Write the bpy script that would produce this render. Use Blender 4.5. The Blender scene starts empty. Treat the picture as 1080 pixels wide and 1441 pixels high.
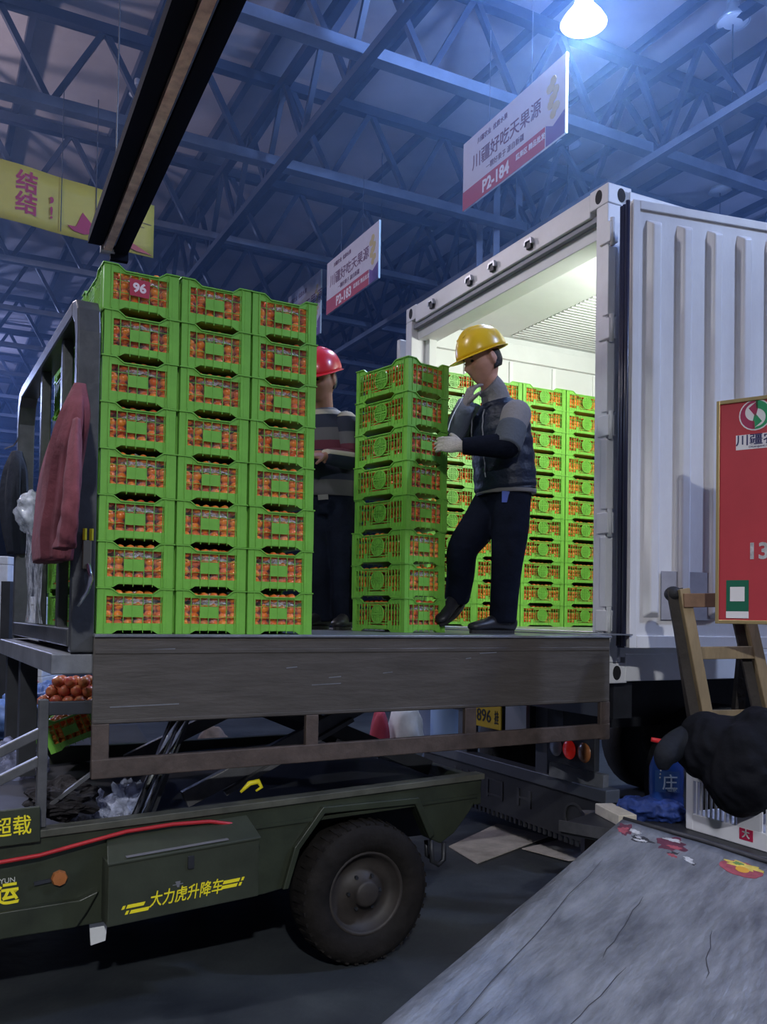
import bpy, bmesh, math, random
from mathutils import Vector, Matrix, noise

random.seed(7)
sc = bpy.context.scene
C = sc.collection
R = math.radians

# ---------------------------------------------------------------- camera
F_PX, PP_Y, CAM_Z = 1250.0, 837.0, 1.56
PITCH, ROLL = math.atan(29 / 1250), R(0.9)
CAM = Vector((0, 0, CAM_Z))
FWD = Vector((0, math.cos(PITCH), math.sin(PITCH)))
UP0 = Vector((0, -math.sin(PITCH), math.cos(PITCH)))
RGT = Vector((1, 0, 0)) * math.cos(ROLL) + UP0 * math.sin(ROLL)
UPV = Vector((1, 0, 0)) * -math.sin(ROLL) + UP0 * math.cos(ROLL)
cd = bpy.data.cameras.new('camera')
cd.sensor_fit = 'HORIZONTAL'; cd.sensor_width = 36.0
cd.lens = F_PX / 1080 * 36
cd.shift_y = (PP_Y - 720.5) / 1080
cd.clip_end = 300
cam = bpy.data.objects.new('camera', cd); C.objects.link(cam)
m = Matrix.Identity(4)
for i in range(3):
    m[i][0] = RGT[i]; m[i][1] = UPV[i]; m[i][2] = -FWD[i]; m[i][3] = CAM[i]
cam.matrix_world = m
sc.camera = cam

def pt(x, y, d):
    """measured place: sight line through photo point (x, y) at distance d"""
    return CAM + FWD * d + RGT * ((x - 540) / F_PX * d) + UPV * ((PP_Y - y) / F_PX * d)
def seen(p, mx=260, my=260):
    d = Vector(p) - CAM; z = d.dot(FWD)
    if z < 0.5: return False
    x = 540 + F_PX * d.dot(RGT) / z; y = PP_Y - F_PX * d.dot(UPV) / z
    return -mx < x < 1080 + mx and -my < y < 1441 + my

# ---------------------------------------------------------------- world, view
w = bpy.data.worlds.new('hall_air'); sc.world = w; w.use_nodes = True
bg = w.node_tree.nodes['Background']
bg.inputs[0].default_value = (0.42, 0.47, 0.72, 1); bg.inputs[1].default_value = 0.13
vs = sc.view_settings
vs.view_transform = 'Standard'; vs.look = 'None'; vs.gamma = 1; vs.exposure = 0.68
vs.use_curve_mapping = False

# hall lamps: (place, watts, colour); all past the first two are unseen lamps added to brighten the hall
LAMPS_AND_FILLS = [((1.83, 8.37, 7.25), 700, (0.72, 0.84, 1.0), 420, (0.22, 0.42, 1.0)),
         ((0.9, -5.2, 6.0), 2300, (0.95, 0.97, 1.0), 0, (1, 1, 1)),
         ((-4.6, 2.2, 7.0), 300, (0.85, 0.92, 1.0), 260, (0.75, 0.70, 0.85)),
         ((6.6, 3.2, 7.0), 520, (0.72, 0.82, 1.0), 420, (0.25, 0.42, 1.0)),
         ((-7.6, 10.4, 7.0), 200, (0.75, 0.82, 1.0), 420, (0.80, 0.72, 0.85)),
         ((10.5, 13.5, 7.0), 200, (0.6, 0.75, 1.0), 560, (0.22, 0.38, 1.0)),
         ((-14.0, 23.0, 7.0), 400, (0.6, 0.75, 1.0), 1500, (0.36, 0.46, 0.95)),
         ((15.0, 27.0, 7.0), 400, (0.6, 0.75, 1.0), 1500, (0.25, 0.40, 1.0))]
def add_light(kind, p, e, c):
    ld = bpy.data.lights.new('lamp_and_fill_light', kind); ld.energy = e; ld.color = c; ld.shadow_soft_size = 0.16
    if kind == 'SPOT': ld.spot_size = R(165); ld.spot_blend = 0.5
    lo = bpy.data.objects.new('lamp_and_fill_light', ld); C.objects.link(lo); lo.location = p
for p, wt, c, wu, cu_ in LAMPS_AND_FILLS:
    add_light('SPOT', (p[0], p[1], p[2] - 0.03), wt, c)
    if wu: add_light('POINT', (p[0], p[1], p[2] + 0.62), wu, cu_)          # added uplight without a source of its own, brightens and tints the roof

# ---------------------------------------------------------------- materials
MATS = {}
def M(name, col, rough=0.6, metal=0.0, var=0.0, vscale=6.0, bump=0.0, bscale=40.0, col2=None, spec=0.5, stretch=None, emit=None, coat=0.0):
    if name in MATS: return MATS[name]
    mt = bpy.data.materials.new(name); mt.use_nodes = True
    nt = mt.node_tree; b = nt.nodes['Principled BSDF']
    b.inputs['Base Color'].default_value = (*col, 1)
    b.inputs['Roughness'].default_value = rough; b.inputs['Metallic'].default_value = metal
    b.inputs['Specular IOR Level'].default_value = spec
    b.inputs['Coat Weight'].default_value = coat
    tc = None
    if var or bump or col2:
        tc = nt.nodes.new('ShaderNodeTexCoord'); mp = nt.nodes.new('ShaderNodeMapping')
        nt.links.new(tc.outputs['Object'], mp.inputs[0])
        if stretch: mp.inputs['Scale'].default_value = stretch
    if var or col2:
        n = nt.nodes.new('ShaderNodeTexNoise'); n.inputs['Scale'].default_value = vscale; n.inputs['Detail'].default_value = 6
        n.inputs['Roughness'].default_value = 0.65
        nt.links.new(mp.outputs[0], n.inputs['Vector'])
        rp = nt.nodes.new('ShaderNodeValToRGB')
        c2 = col2 or tuple(c * (1 - var) for c in col)
        c1 = col if col2 else tuple(min(1, c * (1 + var)) for c in col)
        rp.color_ramp.elements[0].position = 0.32; rp.color_ramp.elements[1].position = 0.68
        rp.color_ramp.elements[0].color = (*c2, 1); rp.color_ramp.elements[1].color = (*c1, 1)
        nt.links.new(n.outputs[0], rp.inputs[0]); nt.links.new(rp.outputs[0], b.inputs['Base Color'])
    if bump:
        n2 = nt.nodes.new('ShaderNodeTexNoise'); n2.inputs['Scale'].default_value = bscale; n2.inputs['Detail'].default_value = 4
        nt.links.new(mp.outputs[0], n2.inputs['Vector'])
        bp = nt.nodes.new('ShaderNodeBump'); bp.inputs['Strength'].default_value = bump; bp.inputs['Distance'].default_value = 0.02
        nt.links.new(n2.outputs[0], bp.inputs['Height']); nt.links.new(bp.outputs[0], b.inputs['Normal'])
    if emit:
        b.inputs['Emission Color'].default_value = (*emit[:3], 1); b.inputs['Emission Strength'].default_value = emit[3]
    MATS[name] = mt
    return mt
def film(name, alpha=0.82, tint=(0.9, 0.93, 1.0), bscale=30):
    """thin clear plastic: mostly see-through, with sharp crumpled glints"""
    if name in MATS: return MATS[name]
    mt = bpy.data.materials.new(name); mt.use_nodes = True
    nt = mt.node_tree; out = nt.nodes['Material Output']; nt.nodes.remove(nt.nodes['Principled BSDF'])
    tr = nt.nodes.new('ShaderNodeBsdfTransparent')
    pb = nt.nodes.new('ShaderNodeBsdfPrincipled'); pb.inputs['Base Color'].default_value = (*tint, 1); pb.inputs['Roughness'].default_value = 0.12
    pb.inputs['Specular IOR Level'].default_value = 0.9
    mx = nt.nodes.new('ShaderNodeMixShader')
    tc = nt.nodes.new('ShaderNodeTexCoord')
    n = nt.nodes.new('ShaderNodeTexNoise'); n.inputs['Scale'].default_value = bscale; n.inputs['Detail'].default_value = 5
    nt.links.new(tc.outputs['Object'], n.inputs['Vector'])
    mr = nt.nodes.new('ShaderNodeMapRange')
    mr.inputs['From Min'].default_value = 0.35; mr.inputs['From Max'].default_value = 0.75
    mr.inputs['To Min'].default_value = (1 - alpha) * 0.3; mr.inputs['To Max'].default_value = min(1, (1 - alpha) * 2.6)
    nt.links.new(n.outputs[0], mr.inputs[0]); nt.links.new(mr.outputs[0], mx.inputs[0])
    bp = nt.nodes.new('ShaderNodeBump'); bp.inputs['Strength'].default_value = 0.9; bp.inputs['Distance'].default_value = 0.03
    nt.links.new(n.outputs[0], bp.inputs['Height']); nt.links.new(bp.outputs[0], pb.inputs['Normal'])
    nt.links.new(tr.outputs[0], mx.inputs[1]); nt.links.new(pb.outputs[0], mx.inputs[2]); nt.links.new(mx.outputs[0], out.inputs[0])
    MATS[name] = mt
    return mt
def fruit_mat():
    if 'fruit' in MATS: return MATS['fruit']
    mt = bpy.data.materials.new('fruit'); mt.use_nodes = True
    nt = mt.node_tree; b = nt.nodes['Principled BSDF']
    b.inputs['Roughness'].default_value = 0.28
    oi = nt.nodes.new('ShaderNodeObjectInfo'); tc = nt.nodes.new('ShaderNodeTexCoord')
    n = nt.nodes.new('ShaderNodeTexNoise'); n.inputs['Scale'].default_value = 26; n.inputs['Detail'].default_value = 1
    nt.links.new(tc.outputs['Object'], n.inputs['Vector'])
    ad = nt.nodes.new('ShaderNodeMath'); ad.operation = 'MULTIPLY_ADD'; ad.inputs[1].default_value = 0.55
    nt.links.new(oi.outputs['Random'], ad.inputs[0]); nt.links.new(n.outputs[0], ad.inputs[2])
    rp = nt.nodes.new('ShaderNodeValToRGB'); e = rp.color_ramp.elements
    e[0].position = 0.35; e[0].color = (0.55, 0.075, 0.03, 1); e[1].position = 1.0; e[1].color = (0.95, 0.30, 0.05, 1)
    x = e.new(0.65); x.color = (0.85, 0.18, 0.04, 1)
    nt.links.new(ad.outputs[0], rp.inputs[0]); nt.links.new(rp.outputs[0], b.inputs['Base Color'])
    MATS['fruit'] = mt
    return mt
def stripes(name, bands, axis=2, rough=0.85):
    """woven horizontal stripes: bands = [(height 0..1, colour)], on Generated coordinates"""
    mt = bpy.data.materials.new(name); mt.use_nodes = True
    nt = mt.node_tree; b = nt.nodes['Principled BSDF']; b.inputs['Roughness'].default_value = rough
    tc = nt.nodes.new('ShaderNodeTexCoord'); sx = nt.nodes.new('ShaderNodeSeparateXYZ')
    nt.links.new(tc.outputs['Generated'], sx.inputs[0])
    rp = nt.nodes.new('ShaderNodeValToRGB'); rp.color_ramp.interpolation = 'CONSTANT'
    e = rp.color_ramp.elements
    e[0].position = bands[0][0]; e[0].color = (*bands[0][1], 1); e[1].position = bands[1][0]; e[1].color = (*bands[1][1], 1)
    for p, c in bands[2:]:
        k = e.new(p); k.color = (*c, 1)
    nt.links.new(sx.outputs[axis], rp.inputs[0]); nt.links.new(rp.outputs[0], b.inputs['Base Color'])
    MATS[name] = mt
    return mt

# ---------------------------------------------------------------- mesh helpers
class MB:
    def __init__(s): s.v = []; s.f = []
    def add(s, vs, fs):
        o = len(s.v); s.v += [tuple(x) for x in vs]; s.f += [tuple(i + o for i in q) for q in fs]; return s
    def box(s, x0, y0, z0, x1, y1, z1):
        return s.add([(x0,y0,z0),(x1,y0,z0),(x1,y1,z0),(x0,y1,z0),(x0,y0,z1),(x1,y0,z1),(x1,y1,z1),(x0,y1,z1)],
                     [(0,3,2,1),(4,5,6,7),(0,1,5,4),(1,2,6,5),(2,3,7,6),(3,0,4,7)])
    def bar(s, a, b, wd, ht, up=(0, 0, 1)):
        a, b = Vector(a), Vector(b); d = (b - a).normalized(); up = Vector(up)
        if abs(d.dot(up)) > 0.98: up = Vector((0, 1, 0))
        x = d.cross(up).normalized() * wd / 2; z = x.cross(d).normalized() * ht / 2
        return s.add([a-x-z, a+x-z, a+x+z, a-x+z, b-x-z, b+x-z, b+x+z, b-x+z],
                     [(0,3,2,1),(4,5,6,7),(0,1,5,4),(1,2,6,5),(2,3,7,6),(3,0,4,7)])
    def prism(s, poly, fn, d0, d1):
        """poly in 2D, fn(a, b, d) -> 3D"""
        n = len(poly)
        return s.add([fn(a, b, d0) for a, b in poly] + [fn(a, b, d1) for a, b in poly],
                     [tuple(range(n))[::-1], tuple(range(n, 2*n))] + [(i, (i+1) % n, n + (i+1) % n, n + i) for i in range(n)])
    def tube(s, pts, rad, n=10, flat=1.0, ref=None, caps=True):
        """swept round (or flattened) section along a path with radius per point"""
        P = [Vector(p) for p in pts]; N = len(P)
        rad = list(rad) if hasattr(rad, '__len__') else [rad] * N
        ref = Vector(ref) if ref is not None else None
        vs = []; px = None
        for i in range(N):
            d = (P[min(i+1, N-1)] - P[max(i-1, 0)]).normalized()
            if ref is not None: x = ref - d * ref.dot(d)
            elif px is None: x = d.cross(Vector((0, 0, 1))) if abs(d.z) < 0.95 else d.cross(Vector((0, 1, 0)))
            else: x = px - d * px.dot(d)
            x.normalize(); px = x; y = d.cross(x)
            r = rad[i]; ra, rb = r if hasattr(r, '__len__') else (r, r * flat)
            for k in range(n):
                t = 2 * math.pi * k / n
                vs.append(P[i] + x * ra * math.cos(t) + y * rb * math.sin(t))
        fs = [(i*n+k, i*n+(k+1) % n, (i+1)*n+(k+1) % n, (i+1)*n+k) for i in range(N-1) for k in range(n)]
        if caps: fs += [tuple(range(n))[::-1], tuple(range((N-1)*n, N*n))]
        return s.add(vs, fs)
    def lathe(s, prof, fn, n=24):
        """prof = [(radius, height)], fn(x, y, h) -> 3D"""
        vs = []
        for r, h in prof:
            for k in range(n):
                t = 2 * math.pi * k / n; vs.append(fn(r * math.cos(t), r * math.sin(t), h))
        fs = [(i*n+k, i*n+(k+1) % n, (i+1)*n+(k+1) % n, (i+1)*n+k) for i in range(len(prof)-1) for k in range(n)]
        return s.add(vs, fs)
    def ball(s, c, rx, ry, rz, nu=16, nv=10, fn=None):
        vs = []
        for j in range(nv + 1):
            ph = math.pi * (j + 0.0) / nv
            for i in range(nu):
                t = 2 * math.pi * i / nu
                d = Vector((math.sin(ph) * math.cos(t), math.sin(ph) * math.sin(t), math.cos(ph)))
                k = fn(d) if fn else 1
                vs.append((c[0] + d.x * rx * k, c[1] + d.y * ry * k, c[2] + d.z * rz * k))
        fs = [(j*nu+i, (j+1)*nu+i, (j+1)*nu+(i+1) % nu, j*nu+(i+1) % nu) for j in range(nv) for i in range(nu)]
        return s.add(vs, fs)
    def sheet(s, nu, nv, fn):
        vs = [fn(i / nu, j / nv) for j in range(nv + 1) for i in range(nu + 1)]
        w_ = nu + 1
        return s.add(vs, [(j*w_+i, j*w_+i+1, (j+1)*w_+i+1, (j+1)*w_+i) for j in range(nv) for i in range(nu)])
    def mesh(s, name, mat=None, smooth=False):
        me = bpy.data.meshes.new(name); me.from_pydata(s.v, [], s.f)
        bm = bmesh.new(); bm.from_mesh(me)
        bmesh.ops.remove_doubles(bm, verts=bm.verts, dist=1e-5)
        bmesh.ops.recalc_face_normals(bm, faces=bm.faces)
        bm.to_mesh(me); bm.free()
        if mat: me.materials.append(mat)
        if smooth: me.polygons.foreach_set('use_smooth', [True] * len(me.polygons))
        return me
    def build(s, name, mat, parent=None, smooth=False, bevel=0, solid=0, sub=0, remesh=0, label=None):
        o = bpy.data.objects.new(name, s.mesh(name, mat, smooth)); C.objects.link(o)
        if parent: o.parent = parent
        if solid:
            k = o.modifiers.new('thick', 'SOLIDIFY'); k.thickness = solid; k.offset = 0
        if remesh:
            k = o.modifiers.new('remesh', 'REMESH'); k.mode = 'VOXEL'; k.voxel_size = remesh; k.use_smooth_shade = True
            k = o.modifiers.new('smooth', 'SMOOTH'); k.iterations = 4; k.factor = 0.5
        if bevel:
            k = o.modifiers.new('bevel', 'BEVEL'); k.width = bevel; k.segments = 2; k.limit_method = 'ANGLE'
        if sub:
            k = o.modifiers.new('sub', 'SUBSURF'); k.levels = sub; k.render_levels = sub
        if label: o['label'] = label
        return o
def thing(name, label, cat, loc=(0, 0, 0), rz=0.0, group=None):
    o = bpy.data.objects.new(name, None); C.objects.link(o); o.empty_display_size = 0.1
    o.location = loc; o.rotation_euler = (0, 0, rz); o['label'] = label; o['category'] = cat
    if group: o['group'] = group
    return o
def tag(o, label, cat, group=None):
    o['label'] = label; o['category'] = cat
    if group: o['group'] = group
    return o
def struct(o): o['kind'] = 'structure'; return o
def link_copy(me, name, parent=None, loc=(0, 0, 0), rot=None):
    o = bpy.data.objects.new(name, me); C.objects.link(o); o.location = loc
    if rot: o.rotation_euler = rot
    if parent: o.parent = parent
    return o
def box(name, mat, parent, x0, y0, z0, x1, y1, z1, bevel=0.0, label=None):
    return MB().box(x0, y0, z0, x1, y1, z1).build(name, mat, parent, bevel=bevel, label=label)
def bar(name, mat, parent, a, b, wd, ht, bevel=0.0, up=(0, 0, 1)):
    return MB().bar(a, b, wd, ht, up).build(name, mat, parent, bevel=bevel)
def text(name, s, size, mat, parent, loc, rot=(R(90), 0, 0), depth=0.001, bold=0.0, shear=0.0, sx=1.0, align='CENTER'):
    cu = bpy.data.curves.new(name, 'FONT'); cu.body = s; cu.size = size; cu.extrude = depth; cu.offset = bold; cu.shear = shear
    cu.align_x = align; cu.align_y = 'CENTER'; cu.resolution_u = 3
    t = bpy.data.objects.new(name, cu); C.objects.link(t)
    bpy.context.view_layer.update()
    me = bpy.data.meshes.new_from_object(t.evaluated_get(bpy.context.evaluated_depsgraph_get()))
    bpy.data.objects.remove(t)
    me.materials.clear(); me.materials.append(mat)
    o = bpy.data.objects.new(name, me); C.objects.link(o); o.parent = parent
    o.location = loc; o.rotation_euler = rot; o.scale = (sx, 1, 1)
    return o
ORD = ['bottom', 'second', 'third', 'fourth', 'fifth', 'sixth', 'seventh', 'eighth', 'ninth', 'tenth', 'eleventh']

GREEN = M('crate_green', (0.195, 0.50, 0.068), 0.38, var=0.12, vscale=9)
STEEL = M('painted_steel_grey', (0.10, 0.10, 0.105), 0.45, 0.35, var=0.3, vscale=7, bump=0.1)
DARK = M('dark_steel', (0.028, 0.03, 0.036), 0.5, 0.3, var=0.3, vscale=6)
BLACK = M('black_rubber', (0.012, 0.012, 0.014), 0.7, bump=0.2, bscale=60)
WHITE = M('white_paint', (0.70, 0.71, 0.72), 0.4, var=0.07, vscale=3)
OLIVE = M('olive_truck_paint', (0.026, 0.032, 0.019), 0.42, var=0.35, vscale=5, bump=0.05)
CHROME = M('chrome', (0.75, 0.76, 0.8), 0.12, 1.0)
YELLOW = M('yellow_vinyl', (0.85, 0.72, 0.02), 0.5)
CLEAR = film('clear_film', 0.93)
BAG = film('bag_film', 0.6, (0.75, 0.8, 0.92), 14)

# ================================================================= the hall
Mfloor = M('wet_concrete', (0.062, 0.07, 0.075), 0.42, var=0.0, vscale=1.3, bump=0.25, bscale=9, col2=(0.022, 0.026, 0.033))
fl = MB().sheet(24, 24, lambda a, b: (-40 + 80 * a, -12 + 92 * b, 0.02)).build('floor', Mfloor); struct(fl)
fl['label'] = 'dark damp concrete hall floor'
Mdeck = M('roof_deck', (0.36, 0.32, 0.34), 0.8, var=0.25, vscale=0.35)
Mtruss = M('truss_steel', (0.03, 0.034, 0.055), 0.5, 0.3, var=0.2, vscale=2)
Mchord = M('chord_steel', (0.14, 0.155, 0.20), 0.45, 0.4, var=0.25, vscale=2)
GY = R(27.5); GU = Vector((math.cos(GY), math.sin(GY), 0)); GV = Vector((-math.sin(GY), math.cos(GY), 0))
def g(u, v, z): return GU * u + GV * v + Vector((0, 0, z))
ceil = MB().add([g(-70, -14, 9.35), g(70, -14, 9.35), g(70, 80, 9.35), g(-70, 80, 9.35), g(-70, -14, 9.5), g(70, -14, 9.5), g(70, 80, 9.5), g(-70, 80, 9.5)],
                [(0,3,2,1),(4,5,6,7),(0,1,5,4),(1,2,6,5),(2,3,7,6),(3,0,4,7)]).build('ceiling', Mdeck)
struct(ceil); ceil['label'] = 'dim grey hall roof deck above steel trusses'
wb = MB().add([g(-70, 70, 0), g(70, 70, 0), g(70, 70.3, 0), g(-70, 70.3, 0), g(-70, 70, 9.4), g(70, 70, 9.4), g(70, 70.3, 9.4), g(-70, 70.3, 9.4)],
              [(0,3,2,1),(4,5,6,7),(0,1,5,4),(1,2,6,5),(2,3,7,6),(3,0,4,7)]).build('wall_back', M('far_wall', (0.10, 0.13, 0.2), 0.8, var=0.3, vscale=0.4))
struct(wb)
TZ0, TZ1 = 8.0, 9.15
def urange(v, z, lo=-60, hi=60, st=0.6):
    us = [lo + st * i for i in range(int((hi - lo) / st) + 1)]
    ok = [u for u in us if seen(g(u, v, z))]
    return (min(ok), max(ok)) if ok else None
for k in range(-2, 18):                                   # trusses running with the trailer
    v = 9.05 + 2.85 * k
    ur = urange(v, TZ0)
    if not ur: continue
    u0, u1 = math.floor(ur[0] / 1.3) * 1.3 - 1.3, math.ceil(ur[1] / 1.3) * 1.3 + 1.3
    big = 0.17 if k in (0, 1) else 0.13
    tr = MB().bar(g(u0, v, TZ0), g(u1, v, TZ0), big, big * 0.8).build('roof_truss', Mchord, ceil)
    MB().bar(g(u0, v, TZ1), g(u1, v, TZ1), 0.14, 0.14).build('top_chord', Mtruss, tr)
    if k <= 8:
        n = int(round((u1 - u0) / 1.3))
        for i in range(n):
            ua = u0 + 1.3 * i
            for a, b in (((ua, TZ0), (ua + 0.65, TZ1)), ((ua + 0.65, TZ1), (ua + 1.3, TZ0))):
                if seen(g((a[0] + b[0]) / 2, v, 8.6), 160, 160):
                    bar('web_bar', Mtruss, tr, g(a[0], v, a[1]), g(b[0], v, b[1]), 0.075, 0.075)
for j in range(-5, 8):                                    # trusses across the hall
    u = 8.75 + 4.4 * j
    vs_ = [2 + 0.6 * i for i in range(80) if seen(g(u, 2 + 0.6 * i, TZ0))]
    if not vs_: continue
    v0, v1 = min(vs_) - 1, max(vs_) + 1
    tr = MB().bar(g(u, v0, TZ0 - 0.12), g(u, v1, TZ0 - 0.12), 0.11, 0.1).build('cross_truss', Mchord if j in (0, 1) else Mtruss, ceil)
    MB().bar(g(u, v0, TZ1 - 0.14), g(u, v1, TZ1 - 0.14), 0.13, 0.12).build('top_chord', Mtruss, tr)
    n = int((min(v1, 27) - v0) / 1.425)
    for i in range(max(n, 0)):
        va = v0 + 1.425 * i
        for a, b in (((va, TZ0 - 0.12), (va + 0.71, TZ1 - 0.14)), ((va + 0.71, TZ1 - 0.14), (va + 1.425, TZ0 - 0.12))):
            if seen(g(u, (a[0] + b[0]) / 2, 8.6), 120, 120):
                bar('web_bar', Mtruss, tr, g(u, a[0], a[1]), g(u, b[0], b[1]), 0.07, 0.07)
for j in range(-22, 30):                                  # purlins under the deck
    u = 1.1 + 1.46 * j
    vs_ = [2 + 0.8 * i for i in range(50) if seen(g(u, 2 + 0.8 * i, 9.25), 150, 150)]
    if not vs_: continue
    bar('purlin', Mtruss, ceil, g(u, min(vs_) - 1, 9.28), g(u, max(vs_) + 1, 9.28), 0.09, 0.13)
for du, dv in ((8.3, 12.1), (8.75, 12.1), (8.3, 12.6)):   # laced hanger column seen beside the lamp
    bar('hanger_post', Mchord, ceil, g(du, dv, 5.6), g(du, dv, 9.3), 0.10, 0.10)

# ---------------------------------------------------------------- high-bay lamps
Mshade = M('lamp_shade_metal', (0.45, 0.47, 0.52), 0.4, 0.6)
Mshade_on = M('lamp_shade_glowing', (0.9, 0.95, 1.0), 0.4, emit=(0.62, 0.80, 1.0, 4.0))
Mlens_on = M('lamp_lens_lit', (1, 1, 1), 0.4, emit=(0.9, 0.97, 1.0, 60))
Mlens_off = M('lamp_lens_dark', (0.55, 0.56, 0.62), 0.35)
def high_bay(p, label, lit, s=1.0, drop=None):
    t = thing('high_bay_lamp', label, 'lamp', p, 0, 'high bay lamps under the roof')
    MB().lathe([(0.05*s, 0.26*s), (0.07*s, 0.24*s), (0.09*s, 0.16*s), (0.17*s, 0.06*s), (0.205*s, 0.0), (0.20*s, 0.0), (0.165*s, 0.05*s), (0.08*s, 0.15*s)],
               lambda x, y, h: (x, y, h)).build('shade', Mshade_on if lit else Mshade, t, smooth=True)
    MB().lathe([(0.001, -0.022*s), (0.10*s, -0.018*s), (0.17*s, 0.0), (0.196*s, 0.012*s), (0.001, 0.014*s)], lambda x, y, h: (x, y, h)).build('lens', Mlens_on if lit else Mlens_off, t, smooth=True)
    MB().lathe([(0.001, 0.40*s), (0.06*s, 0.40*s), (0.07*s, 0.37*s), (0.07*s, 0.27*s), (0.04*s, 0.25*s)], lambda x, y, h: (x, y, h), 12).build('driver_housing', Mlens_on if lit and s > 1 else Mshade, t)
    MB().tube([(0, 0, 0.39*s), (0, 0, (drop or TZ0) - p[2])], 0.008, 6).build('hanging_rod', DARK, t)
LAMP_LABELS = ['lit white high bay lamp glaring above the trailer', 'lit high bay lamp behind the viewer over the steel ramp',
               'added unseen high bay lamp high over the lift truck front', 'added unseen high bay lamp over the right side of the trailer',
               'added unseen high bay lamp beyond the left edge of the yellow banner', 'added unseen high bay lamp beyond the far right of the trailer',
               'added unseen high bay lamp far back at the left side of the hall', 'added unseen high bay lamp far back at the right side of the hall']
for i, L_ in enumerate(LAMPS_AND_FILLS): high_bay(L_[0], LAMP_LABELS[i], True, 1.08 if i == 0 else 1.0)
for (x, y, d, lb) in ((1032, 32, 11, 'unlit high bay lamp at the upper right under the trusses'), (1014, 270, 16, 'unlit high bay lamp low over the trailer door top'),
                      (800, 204, 14, 'unlit high bay lamp just right of the large hanging sign'), (540, 118, 15, 'unlit high bay lamp left of the lit lamp, beside the bright chord'),
                      (646, 315, 18, 'unlit high bay lamp below the large hanging sign'), (193, 134, 12, 'small unlit lamp between the dark trunking and the left trusses')):
    high_bay(pt(x, y, d), lb, False, 0.55 if x == 193 else 1.0)

# ---------------------------------------------------------------- hanging signs
Msw = M('sign_white', (0.62, 0.60, 0.66), 0.5, var=0.05)
Msr = M('sign_red', (0.42, 0.05, 0.07), 0.5)
Mst = M('sign_text_plum', (0.16, 0.06, 0.10), 0.6)
Mswt = M('sign_text_white', (0.8, 0.78, 0.8), 0.5)
Msgold = M('sign_gold', (0.55, 0.45, 0.16), 0.5)
Mspur = M('sign_purple', (0.16, 0.08, 0.28), 0.5)
def hanging_sign(far, near, z0, z1, label, number, title, sub):
    a, b = Vector((far[0], far[1], 0)), Vector((near[0], near[1], 0)); d = b - a; L = d.length
    t = thing('hanging_sign', label, 'sign', (a.x, a.y, z0), math.atan2(d.y, d.x), 'hanging stall signs')
    H = z1 - z0
    MB().box(0, -0.012, 0, L, 0.012, H).build('board', Msw, t)
    MB().prism([(0, 0), (L * 0.83, 0), (L * 0.83, H * 0.27), (0, H * 0.27)], lambda a_, b_, d_: (a_, -0.012 - d_, b_), 0.0, 0.003).build('red_band', Msr, t)
    MB().prism([(L*0.84, 0), (L, 0), (L, H*0.30), (L*0.9, H*0.2), (L*0.84, H*0.27)], lambda a_, b_, d_: (a_, -0.012 - d_, b_), 0.0, 0.003).build('purple_corner', Mspur, t)
    fr = MB()
    for q in range(7):
        fr.prism([(L*0.90 + 0.05*math.cos(k*0.785)*(1+0.3*(q % 2)) + 0.05*math.sin(q*2.1), H*(0.36 + 0.07*q) + 0.05*math.sin(k*0.785)) for k in range(8)], lambda a_, b_, d_: (a_, -0.012 - d_, b_), 0.0, 0.002 + 0.0005 * q)
    fr.build('fruit_picture', Msgold, t)
    text('lettering', title, H * 0.24, Mst, t, (L * 0.45, -0.014, H * 0.58), bold=0.0015, sx=1.0)
    text('lettering', sub, H * 0.10, Mst, t, (L * 0.45, -0.014, H * 0.37), bold=0.0003)
    text('lettering', number, H * 0.24, Mswt, t, (L * 0.36, -0.016, H * 0.125), bold=0.006)
    text('lettering', '蔬果区 精品批发', H * 0.09, Mswt, t, (L * 0.70, -0.016, H * 0.16), bold=0.001)
    text('lettering', '川疆农业  优质水果', H * 0.09, Mst, t, (L * 0.32, -0.014, H * 0.86), bold=0.001)
    for q in (0.28, 0.70):
        MB().tube([(L * q, 0, H - 0.03), (L * q, 0, 8.0 - z0)], 0.005, 6).build('hanging_wire', CHROME, t)
    e = MB().box(L, -0.014, -0.004, L + 0.012, 0.014, H + 0.004).build('edge_trim', M('sign_edge', (0.75, 0.85, 0.8), 0.2), t)
hanging_sign((0.85, 10.08), (1.675, 8.39), 6.20, 6.975, 'large hanging sign numbered P2-184 below the glaring lamp', 'P2-184', '川疆好吃天果源', '一颗好果子 源自新疆')
hanging_sign((-0.965, 13.98), (-0.135, 12.38), 6.30, 7.12, 'middle hanging sign above the man in the red helmet', 'P2-183', '川疆好吃天果源', '一颗好果子 源自新疆')
hanging_sign((-2.2, 19.5), (-1.36, 17.85), 7.25, 8.0 + 0.55, 'farthest hanging sign half hidden behind the front crate stacks', 'P2-182', '川疆好吃天果源', '一颗好果子 源自新疆')

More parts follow.
